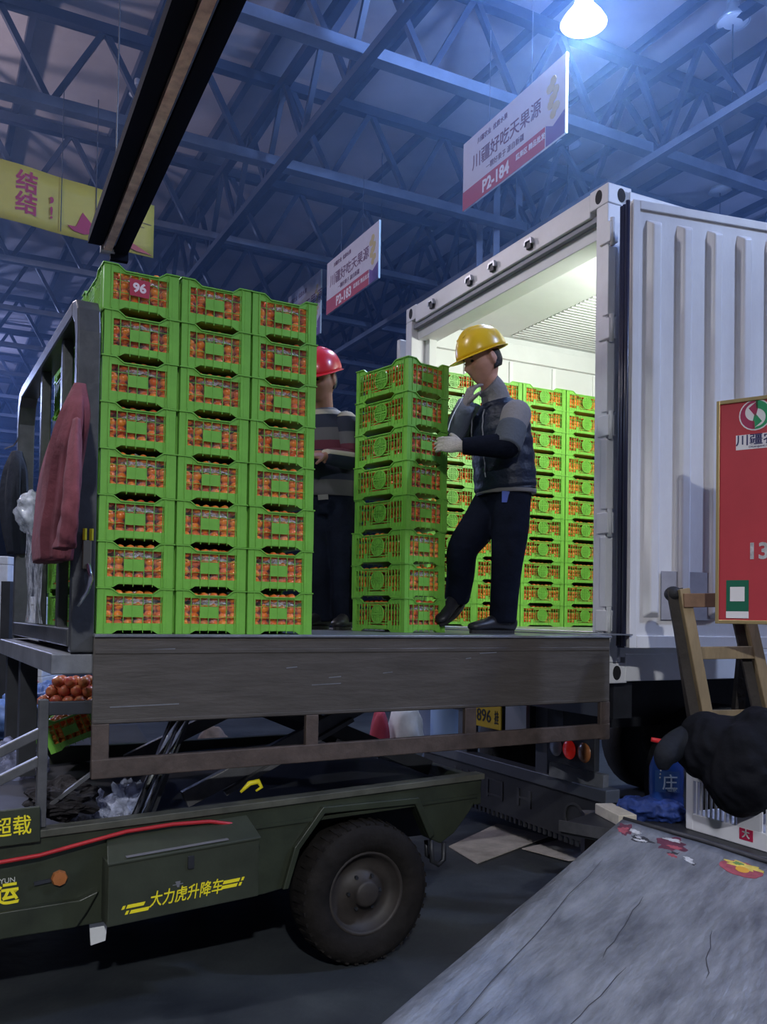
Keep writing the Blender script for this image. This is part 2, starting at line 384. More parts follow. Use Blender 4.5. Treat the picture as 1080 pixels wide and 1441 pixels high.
# ---------------------------------------------------------------- yellow banner
bA, bB = Vector((-5.6, 9.53, 0)), Vector((-3.135, 11.685, 0)); bd = bB - bA; bl = bd.length
Mby = M('banner_yellow', (0.62, 0.46, 0.045), 0.6, var=0.08, vscale=2)
Mbr = M('banner_red', (0.45, 0.02, 0.05), 0.6)
Mbp = M('banner_pink', (0.66, 0.22, 0.22), 0.6)
bn = thing('yellow_banner', 'yellow hanging banner with red characters and a red mountain shape', 'banner', (bA.x, bA.y, 6.15), math.atan2(bd.y, bd.x))
fB = lambda a, b, d: (a, -0.01 - d, b)
BH = 0.70
MB().sheet(24, 4, lambda a, b: (a * bl, 0.012 * math.sin(a * 23), 0.0 + b * BH + a * 0.10)).build('cloth', Mby, bn, smooth=True, solid=0.012)
def bx(px): return (px - 217) / 217 * 1.98 + bl
for i, zz in enumerate((0.52, 0.26)):
    text('red_character', '结', 0.27, Mbp, bn, (bl - 1.66, -0.024, zz + 0.02), depth=0.001, bold=0.007)
    text('red_character', '结', 0.27, Mbr, bn, (bl - 1.66, -0.028, zz + 0.02), depth=0.001, bold=0.003)
text('red_character', ',', 0.3, Mbr, bn, (bl - 1.36, -0.024, 0.52), bold=0.006)
text('red_character', '!', 0.2, Mbr, bn, (bl - 1.36, -0.024, 0.27), bold=0.004)
MB().prism([(bl-1.16, 0.19), (bl-1.05, 0.20), (bl-0.97, 0.40), (bl-0.86, 0.30), (bl-0.72, 0.24), (bl-0.82, 0.17), (bl-0.95, 0.13), (bl-1.08, 0.14)], fB, 0.010, 0.016).build('mountain_shape', Mbr, bn)
MB().prism([(bl-0.45, 0.24), (bl-0.3, 0.21), (bl-0.02, 0.12), (bl-0.25, 0.12), (bl-0.42, 0.16)], fB, 0.010, 0.016).build('red_swoosh', M('banner_orange', (0.55, 0.10, 0.05), 0.6), bn)
for (x0, x1, z) in ((bl-0.78, bl-0.55, 0.56), (bl-0.3, bl-0.04, 0.52), (bl-0.32, bl-0.14, 0.46)):
    MB().prism([(x0, z), (x1, z-0.004), (x1, z+0.002), (x0, z+0.006)], fB, 0.010, 0.014).build('thin_line', Mst, bn)
for q in (0.62, 0.755):
    MB().tube([(bl * q, -0.03, 0.08), (bl * q, -0.03, 1.9)], 0.006, 6).build('hanging_wire', DARK, bn)

# ---------------------------------------------------------------- black trunking overhead
tA, tB = Vector((-2.285, 7.13, 4.52)), Vector((0.15, 2.0, 4.52))
td = (tB - tA); tl = td.length
tk = thing('ceiling_trunking', 'long black overhead trunking with a copper strip along its underside', 'trunking', tA, math.atan2(td.y, td.x))
Mtk = M('trunking_black', (0.006, 0.007, 0.014), 0.85, spec=0.1)
box('channel', Mtk, tk, 0, -0.14, 0.0, tl, 0.14, 0.10)
box('side_flange', Mtk, tk, 0.10, -0.16, -0.05, tl, -0.055, 0.0)
box('side_flange', Mtk, tk, 0.0, 0.055, -0.05, tl, 0.16, 0.0)
box('copper_strip', M('copper_rail', (0.85, 0.55, 0.44), 0.5, 0.0, var=0.4, vscale=8), tk, 0.0, -0.030, -0.045, tl, 0.035, -0.002)
box('bright_edge', CHROME, tk, 0.0, 0.036, -0.045, tl, 0.045, -0.002)
box('end_cap', M('grey_cap', (0.35, 0.36, 0.42), 0.4), tk, -0.03, -0.05, -0.06, 0.015, 0.06, 0.02)
box('end_bracket', Mtk, tk, -0.06, 0.03, -0.1, 0.0, 0.17, 0.06)
for q in (0.4, 2.6): MB().tube([(q, 0, 0.1), (q, 0, 3.4)], 0.006, 6).build('hanging_wire', DARK, tk)

# ---------------------------------------------------------------- thin blue haze gathered under the roof
hz = bpy.data.materials.new('roof_haze'); hz.use_nodes = True
nt = hz.node_tree; nt.nodes.remove(nt.nodes['Principled BSDF'])
sca = nt.nodes.new('ShaderNodeVolumeScatter'); sca.inputs['Color'].default_value = (0.30, 0.52, 1.0, 1); sca.inputs['Density'].default_value = 0.016; sca.inputs['Anisotropy'].default_value = 0.45
nt.links.new(sca.outputs[0], nt.nodes['Material Output'].inputs['Volume'])
hzo = MB().add([g(-34, 3, 4.4), g(44, 3, 4.4), g(44, 55, 4.4), g(-34, 55, 4.4), g(-34, 3, 9.3), g(44, 3, 9.3), g(44, 55, 9.3), g(-34, 55, 9.3)],
               [(0,3,2,1),(4,5,6,7),(0,1,5,4),(1,2,6,5),(2,3,7,6),(3,0,4,7)]).build('roof_haze', hz)
hzo['kind'] = 'stuff'; hzo['label'] = 'thin blue haze gathered under the hall roof'; hzo['category'] = 'haze'

# ================================================================= lift truck
TY = R(29.05); TO = Vector((-1.107, 3.433, 0))
tru = thing('lift_truck', 'olive green scissor lift truck carrying crate stacks on its raised platform', 'lift truck', TO, TY)
def tw(u, v, z): return TO + Vector((math.cos(TY)*u - math.sin(TY)*v, math.sin(TY)*u + math.cos(TY)*v, z))
PZ = 1.471
Mplat = M('platform_steel', (0.26, 0.27, 0.30), 0.4, 0.5, var=0.3, vscale=5, bump=0.1, bscale=25)
Mflap = M('flap_sheet', (0.075, 0.066, 0.058), 0.42, 0.2, var=0.0, vscale=3.2, bump=0.15, bscale=14, col2=(0.115, 0.10, 0.09), stretch=(1, 1, 6))
Mrust = M('rusty_frame', (0.085, 0.062, 0.052), 0.6, 0.2, var=0.35, vscale=8, bump=0.2)
box('platform_deck', Mplat, tru, -0.01, 0.0, PZ - 0.05, 2.64, 1.86, PZ, 0.004)
box('bridge_plate', Mplat, tru, 2.55, 0.05, PZ + 0.001, 2.86, 1.80, PZ + 0.008)
fp = MB().box(-0.015, -0.034, 1.125, 2.615, -0.016, PZ - 0.012).build('side_flap', Mflap, tru, bevel=0.004)
box('flap_lip', Mplat, fp, -0.015, -0.045, PZ - 0.012, 2.62, 0.0, PZ, 0.003)
bar('bottom_rail', Mrust, fp, (-0.015, -0.025, 0.955), (2.615, -0.025, 0.975), 0.03, 0.075, 0.004)
for u0, u1 in ((-0.015, 0.05), (0.875, 0.935), (1.70, 1.765), (2.55, 2.615)):
    box('flap_post', Mrust, fp, u0, -0.038, 0.93, u1, -0.012, 1.127, 0.004)
box('flap_stiffener', Mflap, fp, -0.01, -0.038, 1.395, 2.61, -0.032, 1.412, 0.002)
box('flap_stiffener', Mflap, fp, -0.01, -0.037, 1.128, 2.61, -0.032, 1.142, 0.002)
# scratches on the flap: thin bright scrapes standing as bare metal slivers
for (u, z, l) in ((0.05, 1.19, 0.27), (0.78, 1.33, 0.05), (0.98, 1.285, 0.06), (1.78, 1.385, 0.10), (1.70, 1.36, 0.03), (0.2, 1.41, 0.10), (1.25, 1.30, 0.05), (0.9, 1.255, 0.14)):
    MB().bar((u, -0.0347, z), (u + l, -0.0347, z + 0.004), 0.0015, 0.004).build('scrape', Mplat, fp)
# headboard frame at the front of the platform
hb = MB()
Mhead = M('headboard_steel', (0.085, 0.088, 0.095), 0.38, 0.45, var=0.3, vscale=5, bump=0.08)
def hprism(poly, name, d0=-0.095, d1=-0.008, mat=Mhead):
    return MB().prism(poly, lambda a, b, d: (d, a, b), d0, d1).build(name, mat, tru, bevel=0.006)
hprism([(0.0, 1.40), (0.055, 1.40), (0.055, 2.62), (0.085, 2.69), (0.14, 2.73), (0.14, 2.79), (0.06, 2.775), (0.018, 2.73), (0.0, 2.64)], 'headboard_post')
hprism([(1.86, 1.40), (1.80, 1.40), (1.80, 2.60), (1.76, 2.69), (1.70, 2.73), (1.70, 2.79), (1.80, 2.77), (1.845, 2.70), (1.86, 2.60)], 'headboard_post')
hprism([(0.14, 2.73), (1.70, 2.73), (1.70, 2.79), (0.14, 2.79)], 'headboard_top_rail')
for v0 in (0.46, 1.06):
    hprism([(v0, 1.47), (v0 + 0.05, 1.47), (v0 + 0.05, 2.73), (v0, 2.73)], 'headboard_bar', -0.075, -0.03)
hprism([(0.055, 1.42), (1.80, 1.42), (1.80, 1.49), (0.055, 1.49)], 'headboard_bottom_rail', -0.10, -0.01)
hprism([(0.50, 2.07), (1.80, 2.12), (1.80, 2.18), (0.50, 2.13)], 'headboard_mid_rail', -0.075, -0.03)
hprism([(0.055, 2.36), (0.48, 2.38), (0.48, 2.43), (0.055, 2.41)], 'headboard_mid_rail', -0.075, -0.03)
box('front_ledge', Mplat, tru, -0.16, 0.02, 1.315, -0.005, 1.84, 1.395, 0.006)
for v0 in (1.15, 1.7):
    box('support_post', DARK, tru, -0.13, v0, 0.74, -0.05, v0 + 0.08, 1.315)
# latch lever hanging on the headboard post
lt = MB().bar((-0.045, -0.012, 1.83), (-0.045, -0.012, 1.72), 0.032, 0.018).build('latch', M('latch_metal', (0.3, 0.27, 0.2), 0.5, 0.5), tru, bevel=0.003)
MB().tube([(-0.055, -0.016, 1.83), (-0.055, -0.018, 1.875)], 0.008, 8).build('yellow_fork', YELLOW, lt)
MB().tube([(-0.030, -0.016, 1.83), (-0.030, -0.018, 1.875)], 0.008, 8).build('yellow_fork', YELLOW, lt)
MB().tube([(-0.04, -0.02, 1.74), (-0.03, -0.022, 1.68), (-0.045, -0.024, 1.63), (-0.075, -0.026, 1.575)], [0.010, 0.011, 0.009, 0.006], 8).build('lever', CHROME, lt, smooth=True)
# chassis body, pitched slightly with the sagging front springs
def bz(u, dz=0.0): return 0.746 + 0.032 * u + dz
body = MB().prism([(-1.5, bz(-1.5)), (1.81, bz(1.81)), (1.80, 0.72), (1.735, 0.63), (1.65, 0.54), (1.575, 0.50), (1.50, 0.535), (1.42, 0.70), (0.965, 0.70), (0.85, 0.56), (0.80, 0.40), (0.70, 0.385), (-1.5, 0.33)],
                  lambda a, b, d: (a, d, b), -0.03, 0.02).build('chassis_side', OLIVE, tru, bevel=0.005)
box('chassis_side', OLIVE, tru, -1.5, 1.78, 0.42, 1.81, 1.83, 0.78, 0.005)
MB().prism([(-1.5, bz(-1.5, -0.06)), (1.79, bz(1.79, -0.06)), (1.79, bz(1.79, -0.09)), (-1.5, bz(-1.5, -0.09))], lambda a, b, d: (a, d, b), 0.02, 1.78).build('bed_floor', DARK, tru)
MB().prism([(-1.5, bz(-1.5, 0.006)), (1.815, bz(1.815, 0.006)), (1.815, bz(1.815, -0.022)), (-1.5, bz(-1.5, -0.022))], lambda a, b, d: (a, d, b), -0.042, 0.03).build('body_top_rail', M('olive_worn_edge', (0.085, 0.085, 0.065), 0.45, 0.2, var=0.35, vscale=7), tru, bevel=0.003)
MB().prism([(0.62, bz(0.62, -0.09)), (1.78, bz(1.78, -0.09)), (1.78, bz(1.78, -0.105)), (0.62, bz(0.62, -0.105))], lambda a, b, d: (a, d, b), -0.038, -0.028).build('body_crease', OLIVE, tru)
box('tail_board', OLIVE, tru, 1.77, -0.02, 0.66, 1.81, 1.80, 0.795, 0.004)
# pressed fender around the wheel
MB().prism([(0.80, 0.40), (0.85, 0.56), (0.965, 0.70), (1.42, 0.70), (1.50, 0.535), (1.53, 0.55), (1.44, 0.73), (0.955, 0.73), (0.825, 0.57), (0.775, 0.40)],
           lambda a, b, d: (a, d, b), -0.055, -0.03).build('fender_rim', OLIVE, tru, bevel=0.004)
MB().tube([(1.53, -0.02, 0.52), (1.535, -0.02, 0.42), (1.57, -0.02, 0.40), (1.60, -0.02, 0.42), (1.60, -0.02, 0.50)], 0.012, 8).build('tow_hook', DARK, tru, smooth=True)
MB().tube([(1.545, 0.05, 0.50), (1.55, 0.05, 0.43), (1.58, 0.05, 0.41)], 0.010, 8).build('tow_hook', DARK, tru, smooth=True)
# left lower sill and shield
MB().prism([(-1.5, 0.36), (-0.06, 0.375), (-0.02, 0.43), (0.02, 0.50), (-0.05, 0.475), (-1.5, 0.44)], lambda a, b, d: (a, d, b), -0.06, -0.03).build('side_skirt', OLIVE, tru, bevel=0.004)
MB().prism([(0.00, 0.40), (0.075, 0.40), (0.065, 0.28), (0.01, 0.27)], lambda a, b, d: (a, d, b), 0.02, 0.03).build('mud_guard', WHITE, tru)
bar('name_board', OLIVE, tru, (-0.75, -0.045, 0.757), (-0.195, -0.045, 0.772), 0.02, 0.13, 0.003)
# toolbox
tb = MB().prism([(0.035, 0.385), (0.63, 0.42), (0.63, 0.655), (0.035, 0.62)], lambda a, b, d: (a, d, b), -0.145, -0.03).build('toolbox', M('olive_box', (0.036, 0.042, 0.028), 0.42, var=0.25, vscale=4, bump=0.05), tru, bevel=0.004)
MB().add([(0.030, -0.15, 0.612), (0.635, -0.15, 0.648), (0.615, -0.032, 0.715), (0.05, -0.032, 0.683), (0.030, -0.15, 0.622), (0.635, -0.15, 0.658), (0.615, -0.032, 0.725), (0.05, -0.032, 0.693)],
         [(0,3,2,1),(4,5,6,7),(0,1,5,4),(1,2,6,5),(2,3,7,6),(3,0,4,7)]).build('toolbox_lid', M('olive_box', (0, 0, 0)), tb, bevel=0.003)
box('hasp', DARK, tb, 0.335, -0.152, 0.565, 0.36, -0.144, 0.615, 0.002)
MB().bar((0.10, -0.128, 0.637), (0.50, -0.128, 0.661), 0.035, 0.004).build('worn_strip', M('worn_grey', (0.25, 0.25, 0.28), 0.4, 0.4), tb)
tr_ = R(3.4)
text('lettering', '大力虎升降车', 0.062, YELLOW, tb, (0.332, -0.1465, 0.470), (R(90), -tr_, 0), bold=0.0005, shear=0.25, sx=0.78)
MB().prism([(0.278, 0.508), (0.318, 0.511), (0.318, 0.514), (0.278, 0.511)], lambda a, b, d: (a, d, b), -0.147, -0.145).build('grey_mark', M('worn_grey', (0, 0, 0)), tb)
MB().prism([(0.288, 0.522), (0.308, 0.523), (0.303, 0.500), (0.296, 0.500)], lambda a, b, d: (a, d, b), -0.147, -0.145).build('grey_mark', M('worn_grey', (0, 0, 0)), tb)
for (a0, a1, z0) in ((0.085, 0.095, 0.444), (0.102, 0.168, 0.446), (0.098, 0.108, 0.424), (0.115, 0.185, 0.425), (0.478, 0.545, 0.487), (0.553, 0.563, 0.492), (0.470, 0.535, 0.468), (0.543, 0.553, 0.473)):
    MB().prism([(a0, z0), (a1, z0 + (a1 - a0) * 0.06), (a1 + 0.006, z0 + 0.013 + (a1 - a0) * 0.06), (a0 + 0.006, z0 + 0.013)], lambda a, b, d: (a, d, b), -0.147, -0.145).build('yellow_stripe', YELLOW, tb)
text('lettering', '超载', 0.075, YELLOW, tru, (-0.292, -0.0565, 0.768), (R(90), -R(2), 0), bold=0.0006, sx=0.9)
text('lettering', '运', 0.085, YELLOW, tru, (-0.302, -0.0315, 0.520), (R(90), -R(2), 0), bold=0.002)
text('lettering', 'YUN', 0.026, M('pale_vinyl', (0.5, 0.5, 0.45), 0.5), tru, (-0.30, -0.0315, 0.572), (R(90), -R(2), 0))
# round amber reflector
MB().lathe([(0.001, 0.012), (0.026, 0.010), (0.030, 0.0), (0.030, -0.01)], lambda x, y, h: (-0.121 + x, -0.04 - h, 0.56 + y), 8).build('side_reflector', M('amber_reflector', (0.35, 0.12, 0.035), 0.35), tru)
bar('reflector_arm', DARK, tru, (-0.21, -0.035, 0.55), (-0.15, -0.035, 0.556), 0.012, 0.012)
# wheel
wh = MB().lathe([(0.17, 0.01), (0.19, -0.015), (0.22, -0.028), (0.265, -0.032), (0.292, -0.018), (0.308, 0.0), (0.310, 0.06), (0.310, 0.11), (0.305, 0.15), (0.28, 0.18), (0.20, 0.18)],
                lambda x, y, h: (1.172 + x, -0.055 + h, 0.332 + y), 40).build('wheel', M('tyre_rubber', (0.012, 0.010, 0.009), 0.8, spec=0.2, var=0.4, vscale=10, bump=0.3, bscale=30), tru, smooth=True)
Mrim = M('rim_dusty', (0.034, 0.028, 0.025), 0.6, 0.2, var=0.3, vscale=12)
MB().lathe([(0.19, 0.0), (0.178, -0.012), (0.168, 0.0), (0.155, 0.035), (0.11, 0.045), (0.095, 0.03), (0.06, 0.02), (0.058, -0.012), (0.045, -0.02), (0.001, -0.02)],
           lambda x, y, h: (1.172 + x, -0.055 + h, 0.332 + y), 32).build('rim', Mrim, wh, smooth=True)
for k in range(6):
    a = k * math.pi / 3
    MB().lathe([(0.001, -0.012), (0.008, -0.012), (0.009, 0.004)], lambda x, y, h: (1.172 + 0.078*math.cos(a) + x, -0.03 + h, 0.332 + 0.078*math.sin(a) + y), 6).build('wheel_nut', DARK, wh)
for k in range(40):
    a = k * math.pi / 20
    c, s_ = math.cos(a), math.sin(a)
    MB().bar((1.172 + 0.300*c, -0.066, 0.332 + 0.300*s_), (1.172 + 0.311*c, 0.02, 0.332 + 0.311*s_), 0.018, 0.014, up=(c, 0, s_)).build('tread_block', M('tyre_rubber', (0, 0, 0)), wh)
# far wheel
MB().lathe([(0.17, 0.0), (0.22, 0.02), (0.29, 0.02), (0.31, 0.0), (0.31, -0.15), (0.2, -0.16)], lambda x, y, h: (1.172 + x, 1.80 + h, 0.332 + y), 24).build('wheel', BLACK, tru, smooth=True)
bar('axle', DARK, tru, (1.172, 0.1, 0.332), (1.172, 1.7, 0.332), 0.07, 0.07)
for v0 in (0.35, 1.35): box('chassis_beam', DARK, tru, -1.5, v0, 0.44, 1.75, v0 + 0.08, 0.60)
# scissor lift
for v0 in (0.30, 1.40):
    bar('scissor_arm', STEEL, tru, (0.45, v0, 0.74), (1.95, v0, 1.40), 0.04, 0.075, 0.004)
    bar('scissor_arm', DARK, tru, (1.75, v0 + 0.06, 0.78), (0.25, v0 + 0.06, 1.40), 0.04, 0.075, 0.004)
bar('scissor_arm', STEEL, tru, (0.62, 0.26, 0.76), (1.25, 0.26, 1.06), 0.03, 0.02)
for dv in (0.0, 0.055):
    MB().tube([(0.19 + dv, 0.12 + dv, 0.72), (0.42 + dv, 0.12 + dv, 1.30)], 0.019, 12).build('lift_cylinder', CHROME, tru, smooth=True)
bar('cylinder_rod', DARK, tru, (0.27, 0.22, 0.72), (0.50, 0.22, 1.35), 0.05, 0.05)
box('subframe', DARK, tru, 0.0, 0.25, 1.33, 2.6, 0.32, 1.42); box('subframe', DARK, tru, 0.0, 1.45, 1.33, 2.6, 1.52, 1.42)
MB().tube([(0.62, 0.06, 0.80), (0.66, 0.06, 0.835), (0.70, 0.06, 0.84), (0.715, 0.06, 0.815), (0.69, 0.06, 0.80)], [0.006, 0.012, 0.012, 0.009, 0.005], 8).build('yellow_hook', YELLOW, tru, smooth=True)
# guard rails round the front of the bed
MB().bar((-0.187, 0.0, 0.75), (-0.187, 0.0, 1.225), 0.035, 0.035).build('guard_post', STEEL, tru, bevel=0.003)
bar('guard_rail', DARK, tru, (-0.17, 0.0, 1.19), (0.02, 0.0, 1.19), 0.03, 0.05, 0.003)
bar('guard_rail', STEEL, tru, (-0.19, 0.0, 1.105), (-0.62, 0.0, 0.90), 0.03, 0.035, 0.003)
bar('guard_rail', STEEL, tru, (-0.19, 0.0, 1.00), (-0.62, 0.0, 0.80), 0.03, 0.035, 0.003)
bar('guard_brace', STEEL, tru, (-0.15, 0.1, 0.80), (0.03, 0.1, 0.93), 0.02, 0.014)
# red hose along the body
tag(MB().tube([tw(u, v, z) for u, v, z in ((-0.62, -0.075, 0.63), (-0.33, -0.07, 0.652), (-0.2, -0.066, 0.66), (-0.05, -0.062, 0.685), (0.12, -0.058, 0.713), (0.30, -0.056, 0.722), (0.45, -0.056, 0.718), (0.56, -0.056, 0.695), (0.61, -0.054, 0.672))], 0.008, 8)
    .build('red_hose', M('red_hose', (0.42, 0.02, 0.025), 0.4), smooth=True), 'thin red hose running along the side of the lift truck body', 'hose')

# ================================================================= trailer with container
KY = R(26.7); KO = Vector((1.263, 5.083, 0))
def kw(u, v, z): return KO + Vector((math.cos(KY)*u - math.sin(KY)*v, math.sin(KY)*u + math.cos(KY)*v, z))
W, KB, KT, KF, LEN = 2.475, 1.19, 4.09, 1.487, 9.0
con = thing('shipping_container', 'white shipping container with its rear doors open, on a trailer', 'container', KO, KY)
Mwc = M('container_white', (0.78, 0.78, 0.80), 0.42, var=0.08, vscale=2.5, bump=0.03)
Mwi = M('container_lining', (0.72, 0.74, 0.73), 0.45, var=0.05, vscale=2)
Mdoor = M('door_white_stained', (0.84, 0.84, 0.84), 0.38, var=0.0, vscale=1.6, bump=0.04, col2=(0.70, 0.68, 0.69), stretch=(1.5, 1.5, 0.6))
Mgask = M('door_gasket', (0.02, 0.022, 0.05), 0.35)
box('side_wall', Mwc, con, 0.1, 0.0, KB + 0.15, LEN, 0.06, KT - 0.06)
box('side_wall', Mwi, con, 0.1, W - 0.07, KB + 0.15, LEN, W, KT - 0.06)
box('front_wall', Mwi, con, LEN - 0.06, 0.06, KB, LEN, W - 0.07, KT - 0.06)
box('roof_panel', Mwi, con, 0.1, 0.0, KT - 0.10, LEN, W, KT - 0.03)
box('floor_panel', M('alu_floor', (0.55, 0.57, 0.58), 0.35, 0.6, var=0.1), con, 0.0, 0.05, KB + 0.15, LEN, W - 0.05, KF, 0.003)
for v0, v1 in ((0.0, 0.10), (W - 0.10, W)):
    box('corner_post', Mwc, con, 0.0, v0, KB + 0.12, 0.13, v1, KT - 0.12, 0.006)
box('door_header', Mwc, con, 0.0, 0.16, KT - 0.15, 0.12, W - 0.16, KT - 0.01, 0.006)
box('header_gasket', M('seal_grey', (0.25, 0.26, 0.3), 0.5), con, 0.02, 0.1, KT - 0.185, 0.10, W - 0.1, KT - 0.15)
box('header_inner', Mwi, con, 0.06, 0.1, KT - 0.27, 0.22, W - 0.1, KT - 0.18, 0.004)
box('ceiling_seam', M('seal_dark', (0.16, 0.17, 0.18), 0.5), con, 0.30, 0.12, KT - 0.108, 0.325, W - 0.45, KT - 0.098)
box('door_sill', Mwc, con, 0.0, 0.16, KB + 0.0, 0.12, W - 0.16, KF - 0.002, 0.006)
box('bottom_rail', Mwc, con, 0.16, -0.004, KB + 0.01, LEN, 0.05, KB + 0.17, 0.006)
box('top_rail', Mwc, con, 0.16, -0.004, KT - 0.09, LEN, 0.06, KT - 0.02, 0.006)
box('top_rail', Mwc, con, 0.16, W - 0.06, KT - 0.09, LEN, W, KT - 0.02, 0.006)
box('jamb_lining', Mwi, con, 0.13, W - 0.17, KF, 0.20, W - 0.06, KT - 0.10, 0.004)
# corner castings with oval openings
def casting(v0, z0, mirror):
    cb = MB().box(0, v0, z0, 0.178, v0 + 0.162, z0 + 0.118).build('corner_casting', Mwc, con, bevel=0.006)
    ov = [(0.030 * math.cos(k * math.pi / 8), 0.042 * math.sin(k * math.pi / 8)) for k in range(16)]
    MB().prism(ov, lambda a, b, d: (d, v0 + 0.081 + a, z0 + 0.06 + b), -0.0012, 0.02).build('casting_hole', BLACK, cb)
    if not mirror: MB().prism(ov, lambda a, b, d: (0.10 + a, v0 + d, z0 + 0.06 + b), -0.0012, 0.02).build('casting_hole', BLACK, cb)
casting(0.0, KT - 0.118, False); casting(W - 0.162, KT - 0.118, True); casting(0.0, KB, False); casting(W - 0.162, KB, True)
# cam keepers on the header
for v0 in (0.72, 1.15, 1.45, 2.0):
    k_ = MB().box(-0.022, v0, KT - 0.125, 0.0, v0 + 0.05, KT - 0.085).build('cam_keeper', DARK, con, bevel=0.003)
    MB().prism([(v0 - 0.02, KT - 0.10), (v0 - 0.005, KT - 0.10), (v0, KT - 0.075), (v0 + 0.05, KT - 0.075), (v0 + 0.055, KT - 0.10), (v0 + 0.07, KT - 0.10), (v0 + 0.06, KT - 0.06), (v0 - 0.01, KT - 0.06)], lambda a, b, d: (d, a, b), -0.03, -0.008).build('keeper_jaw', Mshade, k_)
# inside wall battens and ceiling ribs
for i in range(13):
    u = 0.52 + 0.46 * i
    box('wall_batten', M('batten_white', (0.82, 0.84, 0.83), 0.4), con, u, W - 0.088, KF, u + 0.035, W - 0.07, KT - 0.31, 0.004)
box('wall_top_band', Mwi, con, 0.2, W - 0.11, KT - 0.30, LEN - 0.1, W - 0.07, KT - 0.16, 0.004)
for i in range(44):
    v0 = 0.16 + 0.05 * i
    box('ceiling_rib', Mwi, con, 0.95, v0, KT - 0.112, 5.6, v0 + 0.022, KT - 0.10)
box('ceiling_band', Mwi, con, 0.36, 0.12, KT - 0.118, 0.92, W - 0.12, KT - 0.10, 0.004)
# hinges down the near post
for k in range(5):
    z0 = KB + 0.30 + 0.56 * k
    hg = MB().box(-0.012, -0.035, z0, 0.05, 0.06, z0 + 0.12).build('hinge', Mwc, con, bevel=0.005)
    MB().tube([(0.01, -0.03, z0 - 0.02), (0.01, -0.03, z0 + 0.14)], 0.014, 10).build('hinge_pin', WHITE, hg, smooth=True)
for k in range(4):
    box('post_cover', Mwc, con, -0.010, -0.02, KB + 0.44 + 0.56 * k, 0.06, 0.03, KB + 0.84 + 0.56 * k, 0.004)
# the open door, swung right round and standing a little off the side wall
dp = Vector((1.352, 4.895)); rel = dp - Vector((KO.x, KO.y))
du = rel.x * math.cos(KY) + rel.y * math.sin(KY); dv = -rel.x * math.sin(KY) + rel.y * math.cos(KY)
DZ0, DZ1, DL = 1.401, 3.897, 1.17
door = MB().box(0, 0.0, DZ0, DL, 0.045, DZ1).build('open_door', Mdoor, con, bevel=0.008)
door.location = (du, dv, 0); door.rotation_euler = (0, 0, R(17.26) - KY)
def rib(x0, x1):
    """raised pressed rib with sloped flanks and chamfered ends"""
    z0, z1 = DZ0 + 0.17, DZ1 - 0.10
    o_ = [(x0, z0), (x1, z0), (x1, z1 - 0.03), (x0, z1 - 0.03)]
    s_ = 0.028
    vs_ = [(x0, 0, z0), (x1, 0, z0), (x1, 0, z1), (x0, 0, z1), (x0 + s_, -0.036, z0 + s_), (x1 - s_, -0.036, z0 + s_), (x1 - s_, -0.036, z1 - s_), (x0 + s_, -0.036, z1 - s_)]
    MB().add(vs_, [(4, 5, 6, 7), (0, 1, 5, 4), (1, 2, 6, 5), (2, 3, 7, 6), (3, 0, 4, 7)]).build('door_rib', Mdoor, door, bevel=0.008)
for x0 in (0.088 + 0.203 * i for i in range(5)):
    rib(x0, x0 + 0.105)
for (x0, x1, z0, z1) in ((0, 0.045, DZ0, DZ1), (DL - 0.045, DL, DZ0, DZ1), (0.045, DL - 0.045, DZ1 - 0.05, DZ1), (0.045, DL - 0.045, DZ0, DZ0 + 0.07)):
    box('door_frame', Mdoor, door, x0, -0.012, z0, x1, 0.0, z1, 0.004)
for y0, wd in ((0.05, 0.010), (0.0, 0.012), (0.075, 0.016)):
    MB().tube([(-0.012 - (0.075 - y0) * 0.2, y0 + 0.0, DZ0 + 0.01), (-0.012 - (0.075 - y0) * 0.2, y0 + 0.0, DZ1 - 0.01)], wd, 10).build('gasket', Mgask, door, smooth=True)
box('gasket_backing', Mgask, door, -0.008, 0.045, DZ0, 0.06, 0.10, DZ1)
MB().box(0.20, -0.016, DZ0 + 0.16, 0.52, -0.008, DZ0 + 0.43).build('patch_plate', M('patch_grey', (0.38, 0.37, 0.40), 0.45, var=0.15), door)
# the other door, folded back along the far side
d2 = MB().box(0, 0, DZ0, DL, 0.05, DZ1).build('open_door', Mdoor, con, bevel=0.008)
d2.location = (0.03, W + 0.16, 0); d2.rotation_euler = (0, 0, R(6))
# interior strip lamp on the near wall, the light the load is stacked by
sl = thing('strip_lamp', 'LED strip lamp on the near inside wall of the container', 'lamp', kw(0.55, 0.085, 3.55), KY)
box('housing', WHITE, sl, 0.0, -0.02, -0.03, 1.2, 0.02, 0.03, 0.004)
box('tube', M('strip_lit', (1, 1, 1), 0.5, emit=(0.95, 1.0, 0.9, 7)), sl, 0.02, 0.02, -0.02, 1.18, 0.05, 0.02, 0.006)
ld = bpy.data.lights.new('strip_light', 'AREA'); ld.shape = 'RECTANGLE'; ld.size = 1.1; ld.size_y = 0.08; ld.energy = 30; ld.color = (0.96, 1.0, 0.92)
lo = bpy.data.objects.new('strip_light', ld); C.objects.link(lo); lo.parent = sl; lo.location = (0.6, 0.06, 0.0); lo.rotation_euler = (R(90), 0, 0)

